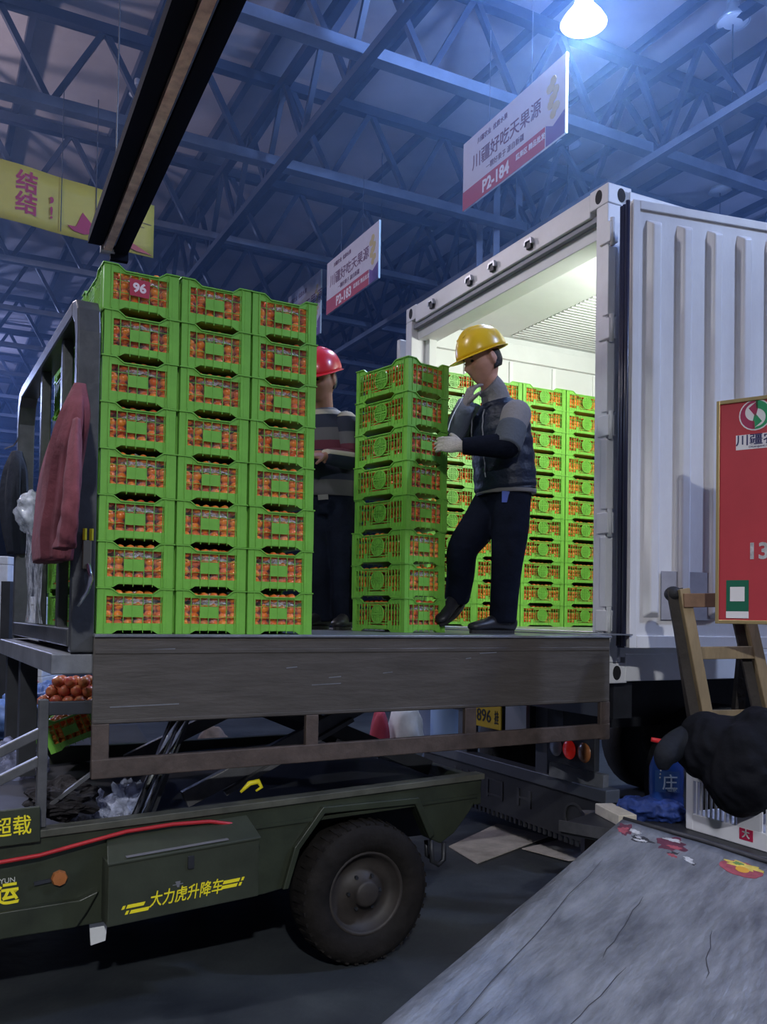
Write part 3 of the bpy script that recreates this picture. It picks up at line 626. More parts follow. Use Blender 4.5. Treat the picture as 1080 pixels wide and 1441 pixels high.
# trailer under the container
trl = thing('semi_trailer', 'dark semi trailer chassis with tail lamps and a yellow number plate', 'trailer', KO, KY)
for v0 in (0.55, 1.75): box('chassis_beam', DARK, trl, 0.15, v0, 0.85, LEN, v0 + 0.16, KB - 0.002)
box('cross_member', DARK, trl, 0.12, 0.05, 0.98, 0.26, W - 0.05, KB - 0.002)
lbx = MB().box(0.10, 0.10, 0.98, 0.22, W - 0.10, 1.12).build('lamp_beam', M('beam_grey', (0.10, 0.11, 0.13), 0.45, 0.4), trl, bevel=0.004)
tp = MB().box(0.06, 0.14, 0.66, 0.10, 0.58, 0.86).build('tail_lamp_panel', DARK, trl, bevel=0.006)
for v0, mt in ((0.23, M('lamp_amber', (0.30, 0.11, 0.04), 0.25)), (0.37, M('lamp_red', (0.40, 0.015, 0.015), 0.2, emit=(1, 0.03, 0.02, 0.06))), (0.50, M('lamp_clear', (0.4, 0.42, 0.46), 0.15))):
    MB().lathe([(0.001, -0.022), (0.04, -0.018), (0.056, -0.006), (0.060, 0.0)], lambda x, y, h: (0.058 + h, v0 + x, 0.76 + y), 20).build('tail_lamp', mt, tp, smooth=True)
MB().lathe([(0.001, -0.02), (0.018, -0.016), (0.022, 0.0)], lambda x, y, h: (0.098 + h, 0.70 + x, 1.05 + y), 12).build('marker_lamp', M('marker_red', (0.5, 0.02, 0.02), 0.2, emit=(1, 0.02, 0.02, 1.5)), trl, smooth=True)
box('amber_strip', M('lamp_amber', (0, 0, 0)), trl, 0.092, 0.42, 1.045, 0.10, 0.62, 1.065)
np_ = MB().box(0.095, 1.16, 0.775, 0.105, 1.60, 0.995).build('number_plate', M('plate_yellow', (0.72, 0.50, 0.02), 0.4), trl, bevel=0.004)
Mpk = M('plate_black', (0.01, 0.01, 0.01), 0.5)
rk = (R(90), 0, R(-90))
text('lettering', '896', 0.125, Mpk, np_, (0.0935, 1.375, 0.855), rk, bold=0.001)
text('lettering', '挂', 0.10, Mpk, np_, (0.0935, 1.215, 0.85), rk, bold=0.001, sx=0.55)
text('lettering', '川A', 0.07, Mpk, np_, (0.0935, 1.38, 0.96), rk)
box('plate_bracket', M('bracket_alu', (0.45, 0.47, 0.5), 0.35, 0.6), trl, 0.09, 0.86, 0.76, 0.12, 1.10, 0.98)
for v0 in (0.72, 1.70): box('bumper_stay', M('beam_grey', (0, 0, 0)), trl, 0.16, v0, 0.50, 0.26, v0 + 0.13, 0.99, 0.004)
box('bumper_bar', M('beam_grey', (0, 0, 0)), trl, 0.13, 0.12, 0.47, 0.24, W - 0.12, 0.55, 0.006)
mf = MB().box(0.145, 0.16, 0.19, 0.165, W - 0.15, 0.48).build('mud_flap', M('flap_rubber', (0.022, 0.023, 0.026), 0.5, var=0.3, vscale=5), trl, bevel=0.004)
for i in range(40):
    v0 = 0.18 + (W - 0.36) * i / 39
    box('fringe_tooth', M('flap_rubber', (0, 0, 0)), mf, 0.148, v0, 0.155, 0.162, v0 + 0.022, 0.192)
Mem = M('flap_emboss', (0.04, 0.041, 0.045), 0.45)
MB().lathe([(0.10, 0.0), (0.10, -0.008), (0.085, -0.008), (0.085, 0.0)], lambda x, y, h: (0.145 + h, 0.42 + x, 0.33 + y * 0.9), 24).build('embossed_ring', Mem, mf)
for c_, v_ in (('H', 0.95), ('口', 1.30), ('川', 1.75)): text('embossed_letter', c_, 0.17, Mem, mf, (0.1445, v_, 0.34), rk, depth=0.004, sx=1.6)
for (u0, v0) in ((1.15, 0.12), (2.45, 0.12), (1.15, 2.05), (2.45, 2.05)):
    wt_ = MB().lathe([(0.25, 0.02), (0.30, -0.01), (0.44, -0.01), (0.50, 0.03), (0.50, 0.24), (0.46, 0.28), (0.3, 0.28)], lambda x, y, h: (u0 + x, v0 + h, 0.52 + y), 32).build('wheel', BLACK, trl, smooth=True)
    MB().lathe([(0.26, 0.02), (0.24, 0.05), (0.15, 0.07), (0.10, 0.02), (0.001, 0.02)], lambda x, y, h: (u0 + x, v0 + h, 0.52 + y), 24).build('rim', Mrim, wt_, smooth=True)
box('side_guard', DARK, trl, 0.95, 0.04, 0.86, 6.0, 0.10, 0.96)
MB().bar((0.12, 0.62, 0.60), (0.20, 0.20, 0.58), 0.05, 0.09).build('silver_bracket', Mplat, trl)

# ================================================================= crates of oranges
CW, CL, CH, CP = 0.298, 0.44, 0.1822, 0.183
FR = fruit_mat()
def side_map(side):
    return {'front': lambda s, z, d: (s, d, z), 'back': lambda s, z, d: (CW - s, CL - d, z),
            'left': lambda s, z, d: (d, CL - s, z), 'right': lambda s, z, d: (CW - d, s, z)}[side]
def sbox(mb, fn, s0, s1, z0, z1, d0, d1):
    mb.prism([(s0, z0), (s1, z0), (s1, z1), (s0, z1)], fn, d0, d1)
def crate_meshes():
    body = MB()
    for x in (0.0, CW - 0.026):
        for y in (0.0, CL - 0.026): body.box(x, y, 0.0, x + 0.026, y + 0.026, CH)
    body.box(0.006, 0.006, 0.012, CW - 0.006, CL - 0.006, 0.018)
    out = {}
    for side in ('front', 'back', 'left', 'right'):
        fn = side_map(side); S = CW if side in ('front', 'back') else CL
        long_ = S == CL
        h0, h1 = (0.25 * S, 0.75 * S) if not long_ else (0.20 * S, 0.72 * S)
        pw = 0.026
        zt, zb = (0.148, 0.042) if not long_ else (0.150, 0.036)
        body.prism([(pw, zb), (pw, 0.0), (h0 - 0.015, 0.0), (h0 + 0.008, 0.014), (h1 - 0.008, 0.014), (h1 + 0.015, 0.0), (S - pw, 0.0), (S - pw, zb)], fn, 0.001, 0.008)
        body.prism([(pw, zt), (S - pw, zt), (S - pw, CH), (h1 + 0.022, CH), (h1 - 0.008, 0.160), (h0 + 0.008, 0.160), (h0 - 0.022, CH), (pw, CH)], fn, 0.001, 0.008)
        for a, b in ((-0.003, h0 - 0.022), (h1 + 0.022, S + 0.003)): sbox(body, fn, a, b, CH - 0.0055, CH - 0.0005, -0.005, 0.004)
        body.prism([(h0 - 0.022, CH - 0.0055), (h0 + 0.008, 0.155), (h1 - 0.008, 0.155), (h1 + 0.022, CH - 0.0055), (h1 + 0.022, CH - 0.0005), (h1 - 0.008, 0.160), (h0 + 0.008, 0.160), (h0 - 0.022, CH - 0.0005)], fn, -0.005, 0.004)
        # solid margins beside the opening and proud ribs
        mg = 0.036 if not long_ else 0.034
        sbox(body, fn, pw, mg, zb, zt, 0.001, 0.007); sbox(body, fn, S - mg - 0.006, S - pw, zb, zt, 0.001, 0.007)
        sbox(body, fn, mg - 0.008, mg - 0.004, 0.004, CH - 0.006, -0.003, 0.002); sbox(body, fn, S - mg - 0.004, S - mg, 0.004, CH - 0.006, -0.003, 0.002)
        gr = MB()
        if not long_:
            for q in (0.21, 0.34, 0.46, 0.60, 0.72, 0.84):
                sbox(gr, fn, S*q - 0.0012, S*q + 0.0012, 0.004, zt + 0.012, -0.002, 0.004)
            for z in (0.071, 0.119): sbox(gr, fn, mg, S - mg, z - 0.0009, z + 0.0009, 0.0, 0.004)
            pl = MB(); sbox(pl, fn, S*0.345, S*0.600, 0.066, 0.113, -0.0005, 0.004)
            out['label_plate' + side] = pl
        else:
            for q in (0.13, 0.185, 0.24, 0.30, 0.345, 0.655, 0.70, 0.76, 0.815, 0.87):
                sbox(gr, fn, S*q - 0.0014, S*q + 0.0014, zb - 0.02, zt + 0.008, -0.002, 0.005)
            for z in (0.060, 0.118): sbox(gr, fn, mg, S - mg, z - 0.0014, z + 0.0014, 0.0, 0.005)
            for z in (0.046, 0.144): sbox(gr, fn, S*0.30, S*0.70, z - 0.0035, z + 0.0035, 0.001, 0.005)
            gr.prism([(S*0.5 + 0.0475*math.cos(k*0.5236), 0.095 + 0.0475*math.sin(k*0.5236)) for k in range(12)], fn, 0.0025, 0.005)
            for a, b in ((0.24, 0.30), (0.70, 0.76)): sbox(gr, fn, S*a, S*b, zb, 0.058, 0.001, 0.005)
            em = MB(); c0, cz, n = S*0.5, 0.095, 24
            for k in range(n):
                t0, t1 = 2*math.pi*k/n, 2*math.pi*(k+1)/n
                em.prism([(c0+0.047*math.cos(t0), cz+0.047*math.sin(t0)), (c0+0.047*math.cos(t1), cz+0.047*math.sin(t1)), (c0+0.053*math.cos(t1), cz+0.053*math.sin(t1)), (c0+0.053*math.cos(t0), cz+0.053*math.sin(t0))], fn, -0.004, 0.003)
            for a, b in ((0.0, 0.047), (0.012, 0.045), (-0.012, 0.045), (0.026, 0.038), (-0.026, 0.038)):
                hw = 0.0035 if a == 0 else 0.0018
                sbox(em, fn, c0 + a - hw, c0 + a + hw, cz - b, cz + b, -0.003, 0.002)
            for a, b in ((0.0, 0.047), (0.014, 0.042), (-0.014, 0.042)):
                hw = 0.0035 if a == 0 else 0.0018
                sbox(em, fn, c0 - b, c0 + b, cz + a - hw, cz + a + hw, -0.003, 0.002)
            out['emblem' + side] = em
        out[('end_grille' if not long_ else 'side_grille') + side] = gr
    out['crate_body'] = body
    return {k: v.mesh(k, GREEN) for k, v in out.items()}
CM = crate_meshes()
def liner_mesh(seed):
    r = random.Random(seed)
    mb = MB()
    def film_front(a, b):
        return (0.040 + 0.215 * a, 0.016 + 0.007 * noise.noise((a * 7 + seed, b * 4, 1.3)), 0.044 + 0.105 * b)
    mb.sheet(10, 6, film_front)
    def bunch(a, b):
        q = math.sin(a * math.pi)
        return (0.078 + 0.145 * a, 0.006 + 0.03 * b + 0.009 * noise.noise((a * 9, b * 5 + seed, 4)), 0.122 + 0.046 * q * b + 0.018 * noise.noise((a * 8 + seed, b * 6, 9)))
    return mb.mesh('liner', CLEAR, True), MB().sheet(14, 6, bunch).mesh('bag_top', film('bag_white', 0.55, (0.85, 0.86, 0.9), 45), True)
def top_mesh(seed):
    def top(a, b):
        e = min(a, 1 - a, b, 1 - b) * 6
        return (0.03 + 0.238 * a, 0.03 + 0.38 * b, 0.150 + min(e, 1) * 0.022 + 0.012 * noise.noise((a * 6 + seed, b * 8, 2)))
    return MB().sheet(16, 20, top).mesh('top_film', BAG, True)
LINERS = [liner_mesh(s) for s in (1, 12, 23, 34)]
TOPF = [top_mesh(s) for s in (3, 8)]
bm = bmesh.new(); bmesh.ops.create_icosphere(bm, subdivisions=2, radius=0.0205)
ico = [tuple(v.co) for v in bm.verts]; icof = [tuple(v.index for v in f.verts) for f in bm.faces]
ORANGE = bpy.data.meshes.new('orange'); bm.to_mesh(ORANGE); bm.free()
ORANGE.materials.append(FR); ORANGE.polygons.foreach_set('use_smooth', [True] * len(ORANGE.polygons))
def spots(seed):
    r = random.Random(seed); P = {}
    for i in range(6):
        for j in range(10):
            for k in range(4):
                if 1 < i < 4 and 1 < j < 8 and k < 3: continue
                P[(i, j, k)] = (0.046 + 0.0412 * i + r.uniform(-.003, .003), 0.031 + 0.0415 * j + r.uniform(-.003, .003), 0.040 + 0.0335 * k + r.uniform(-.004, .004) + (0.012 if k == 3 else 0))
    return P
def fill_mesh(seed, skip):
    mb = MB()
    for key, p in spots(seed).items():
        if key in skip: continue
        mb.add([(p[0]+x, p[1]+y, p[2]+z) for x, y, z in ico], icof)
    me = bpy.data.meshes.new('orange_fill'); me.from_pydata(mb.v, [], mb.f); me.materials.append(FR)
    me.polygons.foreach_set('use_smooth', [True] * len(me.polygons))
    return me
# the fruits that show at the front mesh: bottom row, and the outer ones of the upper rows
PICK = [(0,0,0), (1,0,0), (2,0,0), (3,0,0), (4,0,0), (5,0,0), (0,0,1), (4,0,1), (5,0,1), (0,0,2), (1,0,2), (5,0,2)]
WHERE = ['leftmost orange of bottom row, ', 'second orange of bottom row, ', 'third orange of bottom row, ', 'fourth orange of bottom row, ', 'fifth orange of bottom row, ', 'rightmost orange of bottom row, ',
         'leftmost orange of middle row, ', 'second-last orange of middle row, ', 'rightmost orange of middle row, ', 'leftmost orange of top row, ', 'second orange of top row, ', 'rightmost orange of top row, ']
FILL_A = [fill_mesh(s, set(PICK)) for s in (1, 2, 3)]
FILL_B = [fill_mesh(s, set()) for s in (4, 5)]
def crate(loc, rz, label, group, seed, level=2, fruit_label=None, liner=True, top=False, tilt=None):
    t = thing('fruit_crate', label, 'crate', loc, rz, group)
    if tilt: t.rotation_euler = tilt
    parts = ['crate_body', 'end_grillefront', 'label_platefront', 'side_grilleleft', 'emblemleft', 'side_grilleright', 'emblemright', 'end_grilleback', 'label_plateback']
    if level == 1: parts = parts[:7]
    for k in parts:
        nm = k
        for s in ('front', 'back', 'left', 'right'): nm = nm.replace(s, '')
        link_copy(CM[k], nm, t)
    if liner: link_copy(LINERS[seed % 4][0], 'plastic_liner', t); link_copy(LINERS[seed % 4][1], 'bag_top', t)
    if top: link_copy(TOPF[seed % 2], 'top_film', t)
    mw = Matrix.Translation(loc) @ t.rotation_euler.to_matrix().to_4x4()
    f = bpy.data.objects.new('orange_fill', (FILL_A[seed % 3] if fruit_label else FILL_B[seed % 2])); C.objects.link(f)
    f.matrix_world = mw; f['kind'] = 'stuff'; f['label'] = 'loose oranges filling the ' + label.replace('green crate of oranges', 'crate').replace('green crate', 'crate'); f['category'] = 'oranges'
    if fruit_label:
        P = spots((1, 2, 3)[seed % 3])
        for key in PICK:
            o = link_copy(ORANGE, 'orange', None, mw @ Vector(P[key]), (random.uniform(0, 6), random.uniform(0, 6), 0))
            s = random.uniform(0.94, 1.06); o.scale = (s, s, s * 0.95)
            tag(o, WHERE[PICK.index(key)] + fruit_label, 'orange', 'oranges at the mesh of the front crates')
    return t
sn = ['leftmost', 'middle', 'rightmost']
n_ = 0
topcr = None
for c in range(3):
    for k in range(8):
        n_ += 1
        jx, jr = random.uniform(-.003, .003), R(random.uniform(-.5, .5))
        kk = ORD[k] + (' from bottom' if 0 < k < 7 else '') if k < 7 else 'top'
        t = crate(tw(0.006 + 0.309 * c + jx, 0.028, PZ + 0.0005 + CP * k), TY + jr, f'green crate of oranges, {kk} of the {sn[c]} stack at the platform front edge', 'crates in the front stacks', n_,
                  fruit_label=f'{"bottom" if k == 0 else "top" if k == 7 else ORD[k]} crate{" up" if 0 < k < 7 else ""} of {sn[c]} front stack', top=(k == 7))
        if c == 0 and k == 7: topcr = t
tg = MB().prism([(0.100, 0.066), (0.178, 0.064), (0.180, 0.132), (0.098, 0.134)], lambda a, b, d: (a, d, b), -0.004, -0.002).build('number_tag', M('tag_pink', (0.45, 0.03, 0.07), 0.5), topcr, label='small crimson paper tag numbered 96')
text('lettering', '96', 0.050, M('tag_white', (0.85, 0.7, 0.75), 0.5), tg, (0.138, -0.0045, 0.098), bold=0.002, sx=1.05)
for rI in (1, 2):                                     # stacks behind, seen through the headboard
    for k in range(8):
        n_ += 1
        kk = ORD[k] + (' up' if k else '') if k < 7 else 'top'
        crate(tw(0.012 * rI, 0.028 + 0.455 * rI, PZ + 0.0005 + CP * k), TY + R(random.uniform(-1, 1)), f'green crate of oranges, {kk} in the {["", "second", "third"][rI]} stack back along the headboard', 'crates stacked along the headboard', n_, level=1, liner=False, top=(k == 7))
        if rI == 1:
            pass
for c in (1, 2):
    for k in range(8):
        n_ += 1
        kk = ORD[k] + (' up' if k else '') if k < 7 else 'top'
        crate(tw(0.006 + 0.309 * c, 0.483, PZ + 0.0005 + CP * k), TY, f'green crate of oranges, {kk} of stack behind the {sn[c]} front stack', 'crates in the second row', n_, level=1, liner=False)
MS = Vector((0.111, 4.66, PZ + 0.0005))
for k in range(8):                                    # the stack being pushed
    n_ += 1
    kk = ORD[k] + (' from bottom' if 0 < k else '') if k < 7 else 'top'
    crate(MS + Vector((random.uniform(-.003, .003), random.uniform(-.003, .003), CP * k)), R(40.7) + R(random.uniform(-.7, .7)), f'green crate of oranges, {kk} in lone stack beside man in yellow helmet', 'crates in the lone stack', n_, top=(k == 7))
cols = [(0.427, 2.042, 'first'), (0.877, 2.042, 'second'), (1.327, 2.042, 'third'), (1.777, 2.042, 'fourth')]
for (u, v, nm) in cols + [(-0.035, 2.0, 'rear')]:
    for k in range(11):
        n_ += 1
        kk = ORD[k] + (' up' if k else '') if k < 10 else 'top'
        # long side towards the viewer
        lb = (f'green crate of oranges, {kk} in the {nm} container stack counted from the door post side' if nm != 'rear' else f'green crate of oranges, {kk} in the stack at the far door post')
        if nm != 'rear': lb = f'green crate of oranges, {kk} in {nm} stack from left along container wall'
        crate(kw(u + CL, v, KF + 0.0005 + CP * k), KY + R(90), lb, 'crates stacked inside the container', n_, level=2, liner=False, top=(k == 10))

# ================================================================= people
SKIN = M('skin', (0.62, 0.31, 0.22), 0.55, var=0.08, vscale=20)
SKIN_SHADED = M('skin_shaded', (0.30, 0.14, 0.10), 0.55, var=0.08, vscale=20)  # darker copy of the skin, shade on the rear man put into its colour
HAIR = M('hair_black', (0.012, 0.010, 0.010), 0.6, bump=0.4, bscale=200)
def smooth_path(P, Rr, n=4):
    """Catmull-Rom through points and radii"""
    P = [Vector(p) for p in P]; Rr = [Vector(r) if hasattr(r, '__len__') else Vector((r, r)) for r in Rr]
    oP, oR = [], []
    for i in range(len(P) - 1):
        for k in range(n):
            t = k / n
            def cr(L):
                a, b, c, d = L[max(i-1, 0)], L[i], L[i+1], L[min(i+2, len(L)-1)]
                return 0.5 * ((2*b) + (c-a)*t + (2*a-5*b+4*c-d)*t*t + (3*b-a-3*c+d)*t**3)
            oP.append(cr(P)); oR.append(cr(Rr))
    oP.append(P[-1]); oR.append(Rr[-1])
    return oP, [tuple(r) for r in oR]
def limb(mb, P, Rr, n=16, ref=None):
    p, r = smooth_path(P, Rr); return mb.tube(p, r, n, ref=ref)
def head_into(mb, c, f, up, s=1.0):
    f = f.normalized(); sd = up.cross(f).normalized(); up = f.cross(sd).normalized()
    nu, nv = 40, 30; vs_ = []
    ex = lambda q, w_: math.exp(-(q / w_) ** 2)
    for j in range(nv + 1):
        ph = math.pi * j / nv
        for i in range(nu):
            t = 2 * math.pi * i / nu
            dx, dy, dz = math.sin(ph)*math.cos(t), math.sin(ph)*math.sin(t), math.cos(ph)
            x, y, z = dx * 0.098, dy * 0.076, dz * 0.118
            if dz < -0.15: y *= 1 - 0.42 * (-dz - 0.15); 
            if dz < -0.3 and x < 0: x *= 0.72
            if x > 0:
                x = x ** 0.82 * 0.098 ** 0.18
                x -= 0.011 * ex(z - 0.012, 0.016) * (ex(y - 0.032, 0.017) + ex(y + 0.032, 0.017))
                x += 0.006 * ex(z - 0.036, 0.012) * ex(y, 0.05)
                x += (0.028 * ex(z + 0.026, 0.017) + 0.014 * ex(z - 0.0, 0.02)) * ex(y, 0.012)
                x += 0.007 * (ex(z + 0.056, 0.006) + ex(z + 0.071, 0.006)) * ex(y, 0.024) - 0.005 * ex(z + 0.0635, 0.004) * ex(y, 0.026)
                x += 0.012 * ex(z + 0.100, 0.018) * ex(y, 0.025)
                x += 0.006 * ex(z + 0.022, 0.02) * (ex(y - 0.045, 0.02) + ex(y + 0.045, 0.02))
            vs_.append(c + (f * x + sd * y + up * z) * s)
    mb.add(vs_, [(j*nu+i, (j+1)*nu+i, (j+1)*nu+(i+1) % nu, j*nu+(i+1) % nu) for j in range(nv) for i in range(nu)])
    for q in (-1, 1):
        P = []
        for k in range(9):
            a = -1.0 + k * 0.62
            P.append(c + (sd * q * (0.073 + 0.010 * math.sin(k * 0.39)) + f * (-0.012 - 0.016 * math.cos(a + 1.2)) + up * (0.002 + 0.028 * math.sin(a + 0.6))) * s)
        mb.tube(P, 0.0075 * s, 8)
        mb.ball(c + (sd * q * 0.074 - f * 0.010) * s, 0.014 * s, 0.014 * s, 0.022 * s, 10, 8)
    return f, sd, up
def hand_into(mb, wr, d, nrm, s=1.0, thumb=1, curl=(0.25, 0.35, 0.3), spread=0.08, fat=1.0):
    """palm, four fingers and a thumb; d = direction of the fingers, nrm = way the palm faces"""
    d = d.normalized(); nrm = (nrm - d * nrm.dot(d)).normalized(); sd = d.cross(nrm).normalized() * thumb
    limb(mb, [wr - d * 0.03 * s, wr, wr + d * 0.045 * s, wr + d * 0.088 * s], [(0.027*s*fat, 0.021*s*fat), (0.028*s*fat, 0.020*s*fat), (0.042*s*fat, 0.018*s*fat), (0.040*s*fat, 0.013*s*fat)], 14, ref=sd)
    for i, (off, ln) in enumerate(((0.031, 0.072), (0.010, 0.080), (-0.011, 0.074), (-0.031, 0.058))):
        p = wr + (d * 0.082 + sd * off) * s; dr = (d + sd * off * 2.2 * (1 + spread)).normalized(); P = [p - dr * 0.012 * s, p]; a = 0
        for q in range(3):
            a = curl[q] + (0.06 * i if q == 0 else 0)
            dr = (dr * math.cos(a) + nrm * math.sin(a)).normalized(); p = p + dr * ln * s * (0.42, 0.32, 0.26)[q]; P.append(p)
        mb.tube(P, [0.0098*s*fat, 0.0100*s*fat, 0.0092*s*fat, 0.0086*s*fat, 0.0066*s*fat], 10)
    p = wr + (d * 0.022 + sd * 0.030) * s; dr = (d * 0.62 + sd * 0.70 + nrm * 0.30).normalized(); P = [p - dr * 0.015 * s, p]
    for q, ln in enumerate((0.034, 0.028, 0.020)):
        dr = (dr + d * 0.16 + nrm * 0.10 * q).normalized(); p = p + dr * ln * s; P.append(p)
    mb.tube(P, [0.0135*s*fat, 0.0125*s*fat, 0.0112*s*fat, 0.0100*s*fat, 0.0075*s*fat], 10)
def helmet(parent, c, f, sd, up, mat, s=1.0, lift=0.03):
    B = lambda x, y, z: c + (f * x + sd * y + up * (z + lift)) * s
    def dome(a, b):
        t = a * 2 * math.pi; ph = b * math.pi / 2
        r = math.cos(ph) ** 0.8; x = 0.138 * r * math.cos(t); y = 0.112 * r * math.sin(t); z = 0.132 * math.sin(ph)
        z += 0.010 * math.exp(-(y / 0.018) ** 2) * (b > 0.2) - 0.012 * math.cos(t) * (1 - b)
        return B(x, y, z)
    hm = MB().sheet(48, 14, dome).build('safety_helmet', mat, parent, smooth=True, solid=0.004)
    def brim(a, b):
        t = (a - 0.5) * 2 * math.pi
        e = 0.012 + 0.040 * max(0, math.cos(t)) ** 1.5
        r = 1 + 0.0
        return B(0.138 * math.cos(t) + math.cos(t) * e * b, 0.112 * math.sin(t) + math.sin(t) * (0.010 + 0.006 * max(0, math.cos(t))) * b, -0.012 * math.cos(t) - 0.012 * b * max(0, math.cos(t)) - 0.003 * b)
    MB().sheet(48, 4, brim).build('brim', mat, hm, smooth=True, solid=0.004)
    for q in (-0.03, 0.0, 0.03):
        P = [B(0.134 * math.cos(k) , q, 0.130 * math.sin(k) + 0.006 - abs(q) * 0.12) for k in (0.7, 1.1, 1.5, 1.9, 2.3)]
        MB().tube(P, 0.005 * s, 6).build('ridge', mat, hm, smooth=True)
    return hm
def hair_cap(parent, c, f, sd, up, s=1.0, lift=0.03):
    def cap(a, b):
        t = (0.27 + a * 0.46) * 2 * math.pi; z = -0.045 + 0.095 * b + 0.02 * abs(math.cos(t)) * (1 - b) - 0.01
        k = math.sqrt(max(0.05, 1 - (z / 0.118) ** 2))
        k *= 0.93 + 0.07 * min(1, b * 3) * min(1, 8 * a, 8 * (1 - a)); return c + (f * 0.0975 * k * math.cos(t) + sd * 0.0765 * k * math.sin(t) + up * z) * s
    MB().sheet(28, 8, cap).build('hair', HAIR, parent, smooth=True, solid=0.008)
def eyes(parent, c, f, sd, up, s=1.0):
    for q in (-1, 1):
        p = c + (f * 0.0835 + sd * q * 0.031 + up * 0.010) * s
        MB().ball(p, 0.009 * s, 0.009 * s, 0.0065 * s, 10, 8).build('eye', HAIR, parent, smooth=True)
        q0 = [c + (f * (0.094 - 0.010 * abs(k)) + sd * q * (0.031 + 0.014 * k) + up * (0.031 - 0.003 * abs(k))) * s for k in (-1, 0, 1)]
        MB().tube(q0, 0.003 * s, 6).build('eyebrow', HAIR, parent)
def shoe(parent, ankle, d, mat, sole_z=None, L=0.285, pitch=0.0):
    d = Vector(d); d.z = 0; d.normalize(); up = Vector((0, 0, 1)); sd = up.cross(d)
    if pitch:
        q = Matrix.Rotation(pitch, 3, sd); d = q @ d; up = q @ up
    base = Vector(ankle); 
    if sole_z is not None: base = Vector((base.x, base.y, sole_z + 0.0))
    heel = base - d * 0.075
    P, Rr = [], []
    for k, (t, hw, hh) in enumerate(((0.0, 0.030, 0.036), (0.04, 0.036, 0.044), (0.12, 0.037, 0.047), (0.18, 0.041, 0.036), (0.24, 0.044, 0.028), (0.275, 0.034, 0.022), (L, 0.012, 0.012))):
        P.append(heel + d * t + up * (hh + 0.012)); Rr.append((hw, hh))
    sh = MB(); p, r = smooth_path(P, Rr, 3); sh.tube(p, r, 16, ref=sd)
    sh.tube([base + up * 0.05, base + up * 0.11], [0.044, 0.047], 14)
    o = sh.build('shoe', mat, parent, smooth=True)
    out = []
    for k in range(20):
        t = 2 * math.pi * k / 20; x = 0.5 - 0.5 * math.cos(t); wd = (0.034 + 0.012 * min(1, x * 1.6)) * (math.sin(t))
        out.append((x * (L + 0.006) - 0.003, wd))
    MB().prism(out, lambda a, b, h: heel + d * a + sd * b + up * h, 0.001, 0.020).build('sole', BLACK, o)
    return o
NAVY = M('vest_navy', (0.007, 0.012, 0.030), 0.5, var=0.3, vscale=8, bump=0.6, bscale=16, spec=0.35)
TROUS = M('trousers_navy', (0.004, 0.006, 0.015), 0.85, var=0.3, vscale=10, bump=0.7, bscale=12, spec=0.12)
GREYK = M('grey_knit', (0.24, 0.225, 0.23), 0.9, bump=0.3, bscale=60)
PATCH = M('sleeve_patch', (0.075, 0.085, 0.105), 0.8, bump=0.3, bscale=40)
SLEEVE = M('black_sleeve', (0.005, 0.007, 0.016), 0.85, bump=0.5, bscale=20, spec=0.12)
GLOVE = M('glove_knit', (0.46, 0.42, 0.38), 0.95, var=0.15, vscale=30, bump=0.5, bscale=120)
SHOE = M('shoe_black', (0.012, 0.012, 0.016), 0.45)

# ---- man in the yellow helmet
y1 = thing('person', 'person in yellow helmet and navy vest, hand on chin, touching the crate stack', 'person', (0, 0, 0))
Fb = Vector((-0.82, -0.57, 0)); Sb = Vector((0, 0, 1)).cross(Fb)
D0 = 4.86
hc = pt(681, 509, 4.82); hf = Vector((-0.86, -0.38, -0.30)).normalized(); hu = Vector((-0.28, -0.10, 0.95))
Lsh, Lel, Lwr = pt(727, 583, 4.70), pt(714, 627, 4.60), pt(652, 628, 4.64)
Rsh, Rel, Rwr = pt(677, 584, 5.00), pt(638, 614, 4.95), pt(656, 570, 4.81)
Lhip, Lkn, Lan = pt(722, 704, 4.79), pt(714, 792, 4.76), pt(708, 866, 4.80)
Rhip, Rkn, Ran = pt(697, 704, 4.95), pt(654, 772, 4.83), pt(643, 845, 4.96)
cN = pt(694, 556, 4.86)
tors = [pt(711, 702, D0), pt(709, 660, D0), pt(706, 625, D0), pt(703, 595, D0), pt(699, 572, D0), cN]
bd_ = MB()
limb(bd_, tors, [(0.15, 0.10), (0.14, 0.105), (0.155, 0.11), (0.16, 0.10), (0.09, 0.07), (0.055, 0.058)], ref=Sb)
limb(bd_, [cN - Vector((0, 0, 0.05)), cN, hc - hu * 0.06], [0.060, 0.056, 0.054])
for P, Rr in (([Lsh, Lel, Lwr], [0.05, 0.040, 0.028]), ([Rsh, Rel, Rwr], [0.05, 0.040, 0.028]), ([Lhip, Lkn, Lan], [0.085, 0.056, 0.042]), ([Rhip, Rkn, Ran], [0.085, 0.056, 0.042])):
    bd_.tube([P[0], (P[0] + P[1]) / 2, P[1], (P[1] + P[2]) / 2, P[2]], [Rr[0], (Rr[0] + Rr[1]) / 2, Rr[1], Rr[1] * 0.95, Rr[2]], 14)
head_into(bd_, hc, hf, hu, 1.08)
hf, hsd, hup = hf.normalized(), hu.cross(hf).normalized(), None
hup = hf.cross(hsd).normalized()
# the bare right hand rests on the chin inside a grey glove; left hand is gloved too
bd_.build('body', SKIN, y1, remesh=0.006)
eyes(y1, hc, hf, hsd, hup, 1.08); hair_cap(y1, hc, hf, hsd, hup, 1.08)
helmet(y1, hc, hf, hsd, hup, M('helmet_yellow', (0.80, 0.50, 0.015), 0.28, coat=0.3), 1.06, 0.045)
